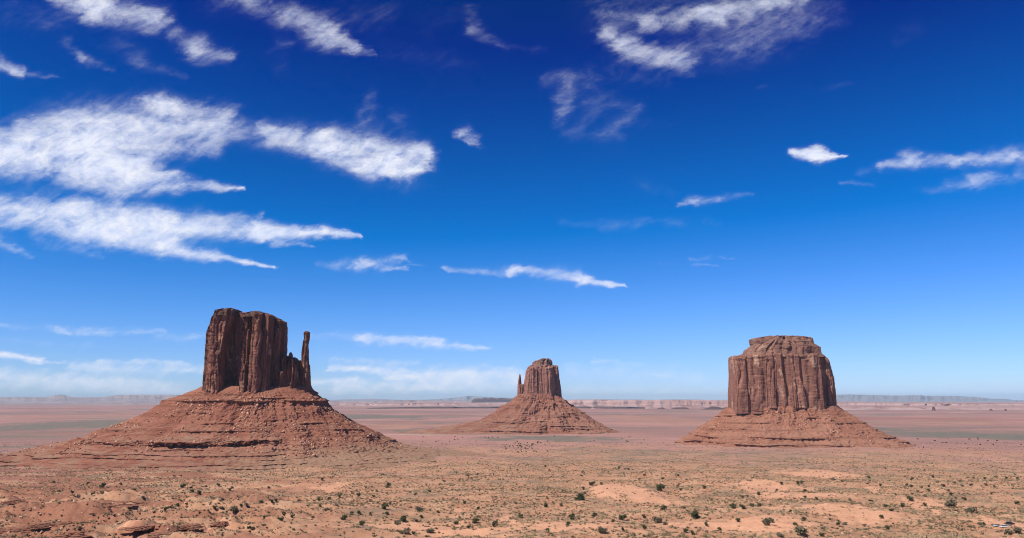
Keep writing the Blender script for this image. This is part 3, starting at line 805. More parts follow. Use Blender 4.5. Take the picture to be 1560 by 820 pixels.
# --- far middle butte, thumb on its left
def butte_b():
    Y, px = 3150.0, 3150.0 / F
    cx, zb = ob_x(824, Y), 1.0
    e = empty('sandstone_butte', (cx, Y, zb))
    tag(e, 'smallest, most distant butte with a thin thumb on its left and knob on top', 'butte', 'great sandstone buttes')
    mc = mat_cliff('cliff_pink', (.34, .150, .108), (.46, .215, .15), (.62, .35, .235), 3, px, .5)
    b = Bag()
    pillar(b, Y, [(611, 797, 853), (595, 798, 853), (580, 799, 853), (566, 801, 852), (560, 803.5, 851), (557.5, 807, 850)], 0, 60, 21, px, 3.0, .55, 8, top_round=3, slabw=7)
    pillar(b, Y, [(611, 822, 856), (595, 838, 855), (580, 840, 853), (566, 842, 852), (559, 843, 851)], -6, 40, 22, px, 2.8, .55, 8, slabw=6)
    pillar(b, Y, [(606, 801, 824), (590, 802, 823), (575, 804, 822), (563, 806, 821), (560, 808, 820)], -46, 26, 23, px, 2.6, .45, 6, slabw=6)
    pillar(b, Y, [(607, 818, 846), (590, 818, 846), (575, 819, 845), (563, 820, 844), (560, 821, 843)], -52, 22, 24, px, 2.8, .45, 6, slabw=6)
    pillar(b, Y, [(609, 789, 804), (597, 789, 802), (590, 790, 800), (586, 792, 798)], 0, 26, 26, px, 2.6, .5, 6, slabw=4)
    shift(b, cx, Y, zb); b.build('cliff', [mc], e)
    b = Bag()
    pillar(b, Y, [(559, 809, 844), (556, 811, 842.5), (552.5, 811.5, 842.5), (551, 814, 842), (549, 819, 841), (547, 826, 838)], 0, 44, 25, px, 2.8, .45, 0, top_round=2, dz=.5)
    shift(b, cx, Y, zb); b.build('cap_rock', [mat_cliff('cap_pink', (.30, .155, .115), (.40, .22, .165), (.52, .33, .24), 4, px, .5)], e)
    b = Bag()
    pillar(b, Y, [(611, 787.5, 797), (595, 788.5, 795.5), (582, 789, 794), (576, 790, 793.6), (572.5, 790.5, 793.4), (570.5, 791, 793)], 0, 9, 27, px, 2.6, .25, 0, top_round=1.5, slabw=3, nt=70)
    shift(b, cx, Y, zb); b.build('thumb_spire', [mc], e)
    LV = [(600, 789, 852, 78, 66), (607, 786, 855, 88, 80), (612, 781, 862, 98, 95), (620, 767, 873, 118, 125), (628, 757, 884, 140, 150), (634, 750, 893, 165, 175), (640, 735, 901, 190, 205), (645, 712, 908, 212, 235), (650, 684, 916, 236, 270), (655, 650, 926, 262, 310), (659, 610, 945, 300, 350), (663, 580, 965, 340, 400)]
    LG = [(612, 1.2, .3, 71), (619, 1.5, .4, 11), (628, 1.0, .3, 72), (635, 1.4, .8, 12), (641, 1.0, .5, 13), (646, 1.0, .8, 14), (650, .9, .8, 15), (654, .9, .9, 16), (657, .8, .7, 17)]
    V, f = talus(Y, cx, zb, LV, LG, 520, px, rows=260, cols=640)
    t = mesh_np('talus_slope', V.reshape(-1, 3), [f], [mat_talus('talus_pink', (.34, .135, .085), (.40, .18, .115), (.46, .25, .17), 2, px)], e)
    rubble('rubble', V, M_RUB, t, 32, px, 1400, 20, 120, (.5, 1.6))
butte_b()

# --- right butte: a broad flat-topped block
def butte_c():
    Y, px = 2100.0, 2100.0 / F
    cx, zb = ob_x(1193, Y), 8.0
    e = empty('sandstone_butte', (cx, Y, zb))
    tag(e, 'broad block-shaped butte with a stepped flat cap and no spire', 'butte', 'great sandstone buttes')
    mc = mat_cliff('cliff_brown', (.295, .132, .092), (.43, .20, .134), (.70, .43, .28), 5, px, .95)
    b = Bag()
    T = 540
    pillar(b, Y, [(632, 1110, 1275), (610, 1111, 1275), (585, 1112, 1273.5), (570, 1113, 1270), (555, 1114, 1267), (548, 1116, 1264), (543, 1124, 1258), (539, 1134, 1250)], 14, 60, 41, px, 2.8, .5, 9, slabw=10, nt=220)
    pillar(b, Y, [(630, 1111, 1136), (600, 1111.5, 1136), (570, 1113, 1136), (552, 1113, 1135), (544.5, 1113.5, 1134), (543, 1115, 1132)], -38, 40, 42, px, 6.0, .42, 9, top_round=2, slabw=8)
    pillar(b, Y, [(630, 1126, 1172), (600, 1127, 1172), (570, 1129, 1172), (548, 1131, 1170), (541, 1133, 1168)], -50, 30, 43, px, 4.5, .42, 9, top_round=3, slabw=9)
    pillar(b, Y, [(630, 1158, 1188), (600, 1160, 1187), (560, 1160, 1187), (545, 1161, 1186), (540, 1163, 1184)], -55, 26, 44, px, 4.5, .42, 9, top_round=3, slabw=7)
    pillar(b, Y, [(630, 1174, 1222), (600, 1175, 1222), (560, 1176, 1221), (545, 1177, 1220), (539, 1180, 1216)], -57, 28, 45, px, 4.5, .42, 9, top_round=3, slabw=10)
    pillar(b, Y, [(630, 1208, 1254), (600, 1209, 1253), (560, 1210, 1251), (546, 1211, 1249), (540, 1214, 1246)], -54, 28, 46, px, 4.5, .42, 9, top_round=3, slabw=9)
    pillar(b, Y, [(630, 1238, 1275.5), (600, 1239, 1275.5), (580, 1239, 1273), (560, 1240, 1269), (550, 1241, 1267), (545, 1242, 1264)], -30, 24, 47, px, 2.6, .42, 9, top_round=3, slabw=9)
    pillar(b, Y, [(622, 1199, 1228), (600, 1200, 1226), (585, 1203, 1222), (575, 1207, 1218)], -78, 14, 48, px, 2.6, .4, 6, slabw=6)
    pillar(b, Y, [(622, 1166, 1184), (606, 1167, 1183), (592, 1169, 1181), (586, 1171, 1178)], -74, 14, 49, px, 2.6, .4, 6, slabw=6)
    shift(b, cx, Y, zb); b.build('cliff', [mc], e)
    b = Bag()
    # sloping middle tier and the overhanging summit slabs
    mcap = mat_cliff('cap_brown', (.29, .140, .098), (.40, .205, .140), (.58, .37, .25), 6, px, .75)
    pillar(b, Y, [(546, 1120, 1264), (541, 1127, 1259), (537, 1129, 1258), (533, 1131, 1257.5), (531.5, 1134, 1258), (528, 1139, 1251), (524, 1146, 1244), (520, 1154, 1237)], 0, 74, 51, px, 3.0, .5, 0, top_round=3, dz=.4, nt=200)
    shift(b, cx, Y, zb); b.build('cap_tier', [mcap], e)
    b = Bag()
    pillar(b, Y, [(527, 1148, 1246), (524.5, 1145, 1250), (521, 1144, 1250), (517.5, 1144, 1249), (516, 1146, 1247), (515, 1152, 1241), (513.5, 1166, 1226)], 6, 54, 52, px, 3.0, .45, 0, top_round=1.5, dz=.35, nt=180)
    shift(b, cx, Y, zb); b.build('summit_slab', [mcap], e)
    LV = [(618, 1112, 1272, 84, 90), (624, 1106, 1276, 93, 100), (632, 1097, 1286, 109, 116), (640, 1085, 1298, 130, 140), (650, 1070, 1315, 154, 170), (660, 1057, 1331, 190, 205), (668, 1051, 1346, 222, 240), (674, 1046, 1360, 250, 270), (679, 1034, 1374, 280, 300), (683, 1008, 1396, 312, 340), (688, 960, 1440, 350, 390)]
    LG = [(628, 1.0, .2, 81), (634, 1.6, .55, 21), (643, 1.6, .5, 22), (652, 1.0, .2, 82), (663, 2.0, .8, 23), (671, 2.2, .8, 24), (676, 1.2, .6, 25), (680, 1.0, .6, 26)]
    V, f = talus(Y, cx, zb, LV, LG, 540, px, rows=320, cols=800)
    t = mesh_np('talus_slope', V.reshape(-1, 3), [f], [mat_talus('talus_tan', (.36, .145, .086), (.45, .205, .128), (.58, .33, .215), 3, px)], e)
    rubble('rubble', V, M_RUB, t, 33, px, 3200, 12, 92, (.6, 2.6))
butte_c()

# ------------------------------------------------------------------ far tablelands and ranges
def ridge(name, pts, Y, depth, seed, mat, cliff=.55, rough=1.0, step=.8, label=None, cat=None, group=None, kind='structure', yvar=.0, base=-4.0):
    pts = np.array(pts, float)
    n = int((pts[-1, 0] - pts[0, 0]) / step)
    pxs = np.linspace(pts[0, 0], pts[-1, 0], n)
    top = np.interp(pxs, pts[:, 0], pts[:, 1])
    u = np.array([uv(a, 609)[0] for a in pxs]); v = np.array([uv(780, a)[1] for a in top])
    yf = Y * (1 + yvar * fbm2(pxs / 90, pxs * 0 + seed, 2, seed))
    h = np.maximum(CAMZ + v * yf, 4)
    kpx = Y / F
    fr = [(0, 0, 1), (.22, .16, 1), (.40, .33, .9), (.50, .46, .7), (.54, .46 + (1 - .46) * cliff * .5, .6), (.57, .46 + (1 - .46) * cliff, .55), (.66, .9, .5), (.70, .99, .45), (1.2, 1.0, 0), (1.9, 1.0, 0), (2.4, 0, 0)]
    xs = u * Y
    rows = []
    for k, (dd, hh, g) in enumerate(fr):
        gl = fbm2(xs / (kpx * 19), xs * 0 + seed * 3.3 + hh * .5, 4, seed) * .30 * rough * g
        gl = gl + .9 * np.abs(fbm2(xs / (kpx * 34), xs * 0 + seed, 2, seed + 2)) * g * rough * .3
        yy = yf + (dd - .7 + gl) * depth
        hz = h * hh * (1 + .05 * g * fbm2(xs / (kpx * 6), xs * 0 + hh * 3, 2, seed + 4))
        rows.append(np.stack([xs * yy / Y, yy, base + hz], -1))
    V = np.concatenate(rows)
    o = mesh_np(name, V, [grid_faces(len(fr), n, flip=False)], [mat])
    return tag(o, label, cat, group, kind)
def mat_far(name, a, b_, c, zs):
    m, n, b = new_mat(name, .95)
    pos = n.n('ShaderNodeNewGeometry').outputs['Position']
    bands = n.noise(n.v('MULTIPLY', pos, (1 / 4000, 1 / 4000, zs)), 1, 4, .6)
    bl = n.noise(n.v('MULTIPLY', pos, (1 / 500, 1 / 900, 1 / 90)), 1, 5, .6)
    col = n.mix(n.ramp(bands, .42, .58), a, b_)
    n.put(b.inputs['Base Color'], n.v('SCALE', n.mix(n.ramp(bl, .5, .68), col, c), ALB))
    return m
M_PINK = mat_far('far_pink_rock', (.45, .25, .20), (.58, .38, .32), (.34, .17, .14), 1 / 26)
M_LAV = mat_far('far_pale_rock', (.34, .24, .21), (.42, .30, .26), (.27, .18, .16), 1 / 50)
M_DARK = mat_far('far_dark_rock', (.11, .06, .05), (.15, .085, .07), (.08, .05, .04), 1 / 20)
M_RANGE = mat_far('far_range', (.27, .24, .24), (.32, .28, .27), (.21, .19, .19), 1 / 90)
ridge('mesa', [(-260, 606), (-120, 604), (0, 605.2), (30, 604.4), (58, 605), (74, 604.6), (83, 601.8), (88, 601), (97, 601.2), (102, 603.2), (110, 604.8), (140, 605), (160, 604.6), (172, 602.6), (182, 601.4), (262, 601.2), (300, 602.4), (340, 604), (430, 606), (470, 609)],
      31000, 5200, 3, M_LAV, cliff=.12, rough=.4)
ridge('mesa', [(-300, 612), (0, 612), (200, 612.6), (300, 613), (420, 614.4), (480, 615.5)], 24000, 2000, 13, M_LAV, cliff=.3, rough=.6)
ridge('tableland', [(430, 612), (480, 610.6), (560, 610.8), (620, 609.6), (690, 610.3), (760, 609.6), (830, 609), (900, 609.5)], 26000, 3500, 5, M_LAV, cliff=.3, rough=.8)
ridge('tableland', [(440, 616), (500, 613.8), (570, 614.6), (640, 613), (720, 614.2), (790, 613.4), (860, 614.5)], 17000, 2600, 6, M_PINK, cliff=.5, rough=.8, yvar=.03)
ridge('escarpment', [(560, 622), (600, 620.8), (650, 619.6), (700, 619.9), (760, 619.6), (800, 620), (850, 619.6), (900, 619.4), (960, 619.8), (990, 621)], 11800, 500, 7, M_DARK, cliff=.9, rough=.6, yvar=.03)
ridge('escarpment', [(800, 610), (862, 608.8), (905, 608.2), (930, 609.2), (950, 609), (985, 610), (1000, 608.8), (1060, 609.4), (1110, 610.2), (1180, 611), (1290, 612.2), (1330, 612.6), (1370, 613.4), (1420, 613), (1480, 613.6), (1560, 614), (1640, 613.2), (1900, 614)],
      13500, 2600, 8, M_PINK, cliff=.5, rough=.7)
ridge('escarpment', [(1240, 619), (1290, 617.6), (1350, 618.4), (1400, 619), (1460, 619.4), (1540, 619.8), (1640, 620)], 10800, 1300, 18, M_PINK, cliff=.4, rough=.6, yvar=.03)
ridge('mountain_range', [(1180, 609), (1230, 603.5), (1275, 601.4), (1296, 600.8), (1330, 601.8), (1365, 602.6), (1395, 602), (1425, 603.2), (1452, 603), (1490, 604.8), (1508, 607.4), (1530, 607.6), (1550, 610)], 42000, 4200, 9, M_RANGE, cliff=.2, rough=1.2)
ridge('mountain_range', [(620, 610), (660, 608.4), (690, 606), (712, 603.6), (722, 603.4), (750, 605.4), (790, 606.4), (840, 608), (880, 609.6)], 46000, 3200, 10, M_RANGE, cliff=.2, rough=1.2)
def far_butte(px_, pts, Y, seed, label, mat=None):
    ridge('distant_butte', pts, Y, 160, seed, mat or M_DARK, cliff=.95, rough=.4, step=.35, kind=None, label=label, cat='butte')
far_butte(757, [(718, 611), (722, 607.4), (727, 606.6), (733, 607), (739, 605.8), (744, 606.8), (748, 605.4), (752, 606), (757, 607), (762, 605.8), (768, 606.6), (776, 607.2), (790, 607), (796, 611)], 21000, 41, 'dark jagged row of rock towers on the horizon left of the thumb butte')
far_butte(1421, [(1418.2, 625), (1419.0, 620.4), (1420, 619.4), (1422.4, 619.4), (1423.4, 621), (1424.2, 625)], 9300, 42, 'lone tiny dark butte before the pink cliffs at right')
far_butte(1511, [(1505.5, 625), (1506.3, 623.2), (1509.6, 623), (1510.6, 625)], 9300, 43, 'low dark knob of rock beside a smaller one near the right edge')
far_butte(1530, [(1528.4, 625.5), (1529.2, 622.8), (1531.2, 622.6), (1532.2, 625.5)], 9200, 44, 'narrow dark knob of rock nearest the right edge before the cliffs')
far_butte(1007, [(998, 623.6), (1003, 621.2), (1009, 620.4), (1015, 623.6)], 10900, 45, 'smallest of the dark domed hills left of the block-shaped butte')
far_butte(1036, [(1022, 624), (1025, 621), (1033, 620.4), (1043, 620.4), (1047, 621.2), (1051, 624)], 10700, 46, 'long flat dark hill second left of the block-shaped butte')
far_butte(1085, [(1066, 625), (1076, 621.6), (1084, 618.8), (1090, 619.2), (1100, 621.4), (1107, 619.6), (1113, 618.6), (1122, 619), (1130, 625)], 10300, 47, 'dark double-humped hill touching the left side of the block-shaped butte')
def ring():
    th = np.linspace(0, 2 * math.pi, 1400, endpoint=False)
    h = 128 + 55 * fbm2(np.cos(th) * 14, np.sin(th) * 14, 4, 91)
    rows = [(48000, -6 + h * 0), (50000, h * .6), (51500, h), (55000, h), (58000, -6 + h * 0)]
    V = np.concatenate([np.stack([np.sin(th) * r, np.cos(th) * r, z], -1) for r, z in rows])
    tag(mesh_np('hills', V, [grid_faces(len(rows), len(th), wrap=True)], [M_LAV]), kind='structure')
ring()

# ------------------------------------------------------------------ haze
HAZE_DENSITY = 1.7e-5
def haze():
    s, zb, zt = 61000.0, -40.0, 470.0
    V = [(-s, -s, zb), (s, -s, zb), (s, s, zb), (-s, s, zb), (-s, -s, zt), (s, -s, zt), (s, s, zt), (-s, s, zt)]
    Fc = [[0, 3, 2, 1], [4, 5, 6, 7], [0, 1, 5, 4], [1, 2, 6, 5], [2, 3, 7, 6], [3, 0, 4, 7]]
    m = bpy.data.materials.new('haze')
    m.use_nodes = True
    nt = m.node_tree
    nt.nodes.remove(nt.nodes['Principled BSDF'])
    pv = nt.nodes.new('ShaderNodeVolumePrincipled')
    pv.inputs['Color'].default_value = (.68, .87, 1.0, 1)
    pv.inputs['Density'].default_value = HAZE_DENSITY
    nt.links.new(pv.outputs[0], nt.nodes['Material Output'].inputs['Volume'])
    tag(mesh_np('haze', V, [Fc], [m]), kind='stuff')
haze()

# ------------------------------------------------------------------ rock outcrops of the near ground
M_OUT = mat_cliff('ledge_rock', (.28, .11, .065), (.42, .19, .115), (.58, .32, .21), 9, .35, .5)
def outcrop(px_, py, wpx, hpx, dpx, seed, label, rz=0.0):
    x, y, z = ground_px(px_, py)
    k = y / F
    nt = 90
    th = np.linspace(0, 2 * math.pi, nt, endpoint=False)
    rs = np.random.RandomState(seed)
    V, rows = [], []
    H = hpx * k * .55
    tiers = 4
    zc = -2.0 * k
    a = 1.0
    ox = oy = 0.0
    lob = fbm2(np.cos(th) * 1.6 + seed, np.sin(th) * 1.6, 4, seed) * .55
    for t in range(tiers):
        th_ = (H + 2.0 * k) / tiers * rs.uniform(.7, 1.3)
        lb = lob + fbm2(np.cos(th) * 3.5 + seed + t * 5, np.sin(th) * 3.5, 4, seed + t) * .30
        lb = np.round(lb * 7) / 7 * .8 + lb * .2
        for rr, zz in ((a * .86, 0), (a * .90, .3), (a * 1.0, .42), (a * 1.02, .7), (a * .97, .95), (a * .80, 1.0)):
            r = rr * (1 + lb) + .02 * fbm2(th * 9, th * 0 + zz * 2 + t, 2, seed + 7)
            X = (r * np.cos(th) * wpx * .5 + ox) * k; Y_ = (r * np.sin(th) * dpx * .5 + oy) * k
            rows.append(np.stack([X, Y_, zc + th_ * zz + .12 * k * fbm2(X / k * .2, Y_ / k * .2, 2, seed + 3)], -1))
        zc += th_
        a *= rs.uniform(.72, .9); ox += rs.uniform(-.12, .12) * wpx; oy += rs.uniform(0, .12) * dpx
    V = np.concatenate(rows + [rows[-1].mean(0)[None] + [0, 0, .1]])
    b0 = (len(rows) - 1) * nt
    tri = np.stack([b0 + np.arange(nt), b0 + (np.arange(nt) + 1) % nt, np.full(nt, len(V) - 1)], -1)
    o = mesh_np('rock_outcrop', V, [grid_faces(len(rows), nt, wrap=True), tri], [M_OUT])
    o.location = (x, y, z); o.rotation_euler = (0, 0, rz)
    tag(o, label, 'rock', 'rock ledges of the near ground')
for a in ((30, 809, 66, 5, 60, 1, 'pale orange rock ledge nearest the bottom left corner'), (108, 817, 46, 7, 60, 2, 'layered rock ledge with a deep black shadow at the bottom edge'),
          (62, 802, 34, 4, 36, 3, 'small reddish ledge just above the orange corner ledge'), (214, 806, 44, 4, 40, 4, 'pale salmon slab of rock in the lower left slope'),
          (290, 803, 34, 3.5, 34, 5, 'thin flat ledge with a dark edge right of the salmon slab'), (336, 798, 26, 4, 30, 6, 'pink broken ledge above the bottom edge, farthest right of the ledges'),
          (100, 798, 30, 3, 30, 7, 'low brown ledge between the bushes at far lower left'), (160, 768, 80, 2.4, 60, 8, 'long low dark ledge below the red layered apron'),
          (255, 815, 60, 3.5, 50, 9, 'broad red ledge on the bottom edge below the flat one'), (10, 765, 40, 2.6, 50, 10, 'low ledge at the left edge under the red apron')):
    outcrop(*a)

# ------------------------------------------------------------------ ground cover nobody could count
def wedge(n, seed, y0, y1, pw=1.0, half=.68):
    rs = np.random.RandomState(seed)
    t = rs.rand(n)
    y = (y0 ** pw + t * (y1 ** pw - y0 ** pw)) ** (1 / pw)
    x = (rs.rand(n) * 2 - 1) * half * y
    return x, y, rs
def sand_mask(x, y):
    s = np.zeros_like(x)
    for i, c in enumerate(SAND_W):
        q = (np.abs(x - c[0]) < 2.2 * c[2]) & (np.abs(y - c[1]) < 2.2 * c[3])
        s[q] = np.maximum(s[q], ell(x[q], y[q], c, .5, 100 + i))
    return np.maximum(s, wash_mask(x, y))
def tufts(name, n, seed, y0, y1, rad, hgt, blades, mat, keep, pw=1.0, spread=1.0):
    x, y, rs = wedge(n, seed, y0, y1, pw)
    k = rs.rand(n) < keep(x, y)
    x, y = x[k], y[k]; n = len(x)
    z = ground_z(x, y)
    r = rad[0] + (rad[1] - rad[0]) * rs.rand(n) ** 2.2; h = rs.uniform(hgt[0], hgt[1], n) * r
    a = rs.rand(n, blades) * .9 + np.arange(blades)[None] * (2 * math.pi / blades)
    lean = rs.uniform(.45, 1.15, (n, blades)) * spread
    tip = np.stack([np.cos(a) * lean * r[:, None], np.sin(a) * lean * r[:, None], h[:, None] * rs.uniform(.55, 1.1, (n, blades))], -1)
    wa = .55
    l = np.stack([np.cos(a - wa) * r[:, None] * .55, np.sin(a - wa) * r[:, None] * .55, np.full_like(a, -.1)], -1)
    q = np.stack([np.cos(a + wa) * r[:, None] * .55, np.sin(a + wa) * r[:, None] * .55, np.full_like(a, -.1)], -1)
    apex = np.stack([np.zeros_like(a), np.zeros_like(a), np.repeat(h[:, None] * .95, blades, 1)], -1)
    V = np.stack([l, q, tip, apex], 2) + np.stack([x, y, z], -1)[:, None, None]
    m = n * blades
    b0 = np.arange(m) * 4
    f = np.concatenate([np.stack([b0, b0 + 1, b0 + 2], -1), np.stack([b0 + 3, b0, b0 + 1], -1)])
    tint = np.clip(.5 + .45 * fbm2(x / 60, y / 60, 3, seed + 1) + rs.normal(0, .18, n), 0, 1)
    return tag(mesh_np(name, V.reshape(-1, 3), [f], [mat], attrs={'tint': np.repeat(tint, blades * 4)}), kind='stuff')
M_GRASS = mat_simple('dry_grass', [(.15, .12, .062), (.27, .205, .112), (.43, .325, .185)], .8, attr='tint')
M_SCRUB = mat_simple('low_scrub', [(.05, .05, .027), (.10, .085, .047), (.16, .125, .07)], .8, attr='tint')
def keep_grass(x, y):
    n = fbm2(x / 70, y / 70, 4, 61)
    return np.clip(.55 + 1.1 * n + .25 * sstep(-.25, .1, x / y), .03, 1) * (1 - .95 * sstep(1000, 1700, y + 250 * n)) * (1 - .92 * sand_mask(x, y))
def keep_scrub(x, y):
    n = fbm2(x / 45, y / 45, 4, 62)
    return np.clip(.45 + 1.2 * n, .04, 1) * (1 - .85 * sand_mask(x, y))
tufts('dry_grass', 220000, 71, 400, 1700, (.35, 1.7), (.45, .9), 6, M_GRASS, keep_grass, pw=1.2)
tufts('low_scrub', 60000, 72, 400, 2200, (.35, 1.6), (.6, 1.0), 7, M_SCRUB, keep_scrub, pw=1.3)
def stones():
    x, y, rs = wedge(26000, 73, 400, 1200, 1.0)
    w = np.clip(.25 + 1.1 * fbm2(x / 50, y / 40, 4, 64) + .7 * sstep(-.2, -.5, x / y), .02, 1) * (1 - .8 * sand_mask(x, y))
    k = rs.rand(len(x)) < w
    x, y = x[k], y[k]; n = len(x)
    z = ground_z(x, y)
    base = np.array([[1, 0, 0], [.3, .95, 0], [-.8, .6, 0], [-.8, -.6, 0], [.3, -.95, 0], [.55, .3, .6], [-.5, .3, .7], [-.1, -.5, .65]], float)
    fc = np.array([[0, 1, 5], [1, 6, 5], [1, 2, 6], [2, 3, 6], [3, 7, 6], [3, 4, 7], [4, 0, 7], [0, 5, 7], [5, 6, 7]])
    s = .25 + 1.15 * rs.rand(n) ** 3
    P = base[None] * rs.uniform(.7, 1.3, (n, 8, 1)) * s[:, None, None] * rs.uniform(.6, 1.3, (n, 1, 3))
    a = rs.rand(n) * 6.28; ca, sa = np.cos(a)[:, None], np.sin(a)[:, None]
    P = np.stack([P[..., 0] * ca - P[..., 1] * sa, P[..., 0] * sa + P[..., 1] * ca, P[..., 2] - .05], -1) + np.stack([x, y, z], -1)[:, None]
    f = (fc[None] + 8 * np.arange(n)[:, None, None]).reshape(-1, 3)
    tag(mesh_np('stones', P.reshape(-1, 3), [f], [M_RUB], attrs={'tint': np.repeat(np.clip(.35 + .5 * rs.rand(n), 0, 1), 8)}), kind='stuff')
stones()

# ------------------------------------------------------------------ junipers and shrubs: every one an object of its own
M_JUN = mat_simple('juniper_leaves', [(.040, .050, .020), (.070, .080, .032), (.115, .115, .052)], 1.2, .75, attr='tint')
M_SAGE = mat_simple('sage_leaves', [(.10, .085, .05), (.16, .135, .08), (.23, .19, .12)], 1.2, .75, attr='tint')
M_WOOD = mat_simple('juniper_wood', [(.11, .075, .05), (.19, .14, .10)], 3.0)
def crown_mesh(seed, mat, tall, nleaf=520):
    rs = np.random.RandomState(seed)
    k = rs.randint(5, 9)
    lc = np.stack([rs.uniform(-.55, .55, k), rs.uniform(-.55, .55, k), rs.uniform(.35, tall - .35, k)], -1)
    lr = rs.uniform(.30, .55, k)
    j = rs.choice(k, nleaf, p=lr ** 2 / (lr ** 2).sum())
    d = rs.normal(size=(nleaf, 3)); d /= np.linalg.norm(d, axis=1)[:, None]
    c = lc[j] + d * lr[j][:, None] * rs.uniform(.45, 1.12, (nleaf, 1)) * [1, 1, .85]
    c[:, 2] = np.maximum(c[:, 2], .06)
    s = rs.uniform(.07, .17, nleaf)
    t1 = rs.normal(size=(nleaf, 3)); t1 /= np.linalg.norm(t1, axis=1)[:, None]
    t2 = np.cross(d + .5 * rs.normal(size=d.shape), t1); t2 /= np.linalg.norm(t2, axis=1)[:, None] + 1e-6
    V = np.stack([c + t1 * s[:, None], c + (t2 * .9 - t1 * .2) * s[:, None], c - t1 * s[:, None], c - (t2 * .8 - t1 * .3) * s[:, None]], 1).reshape(-1, 3)
    me_o = mesh_np('crown', V, [np.arange(nleaf * 4).reshape(-1, 4)], [mat], attrs={'tint': np.repeat(np.clip(rs.rand(k)[j] * .6 + rs.rand(nleaf) * .4, 0, 1), 4)})
    return me_o, lc
def trunk_mesh(seed, lc):
    b = Bag()
    for q in lc:
        n = 6
        th = np.linspace(0, 2 * math.pi, n, endpoint=False)
        p = np.stack([np.zeros(3), q * [.35, .35, .5], q * [.9, .9, .95]])
        p[0, 2] = -.15
        rows = []
        for r, c in zip((.10, .06, .02), p):
            rows.append(np.stack([c[0] + r * np.cos(th), c[1] + r * np.sin(th), np.full(n, c[2])], -1))
        b.add(np.concatenate(rows), [grid_faces(3, n, wrap=True)])
    return b.build('trunk', [M_WOOD])
PROTO = []
for i, (mt_, tall) in enumerate(((M_JUN, 1.5), (M_JUN, 1.25), (M_JUN, 1.75), (M_SAGE, 1.2), (M_JUN, 1.35), (M_SAGE, 1.05))):
    c, lc = crown_mesh(300 + i, mt_, tall)
    t = trunk_mesh(300 + i, lc)
    PROTO.append((c, t))
rsS = np.random.RandomState(8)
def shrub(px_, py, wpx, kind, label, group):
    """px, py: foot of the bush; wpx: how wide the photograph shows it"""
    x, y, z = ground_px(px_, py)
    s = wpx * y / F * .5
    c0, t0 = PROTO[kind]
    rz = rsS.rand() * 6.28
    sc = (s * rsS.uniform(.9, 1.15), s * rsS.uniform(.9, 1.15), s * rsS.uniform(.8, 1.1))
    if wpx >= 6.5:
        e = empty('juniper_bush' if kind in (0, 1, 2, 4) else 'sage_bush', (x, y, z), rz)
        e.scale = sc
        for o in (c0, t0):
            q = o.copy(); q.parent = e; COL.objects.link(q)
            q.name = o.name.split('.')[0]
    else:
        e = c0.copy(); COL.objects.link(e)
        e.name = 'small_shrub'
        e.location = (x, y, z); e.rotation_euler = (0, 0, rz); e.scale = sc
    tag(e, label, 'bush', group)
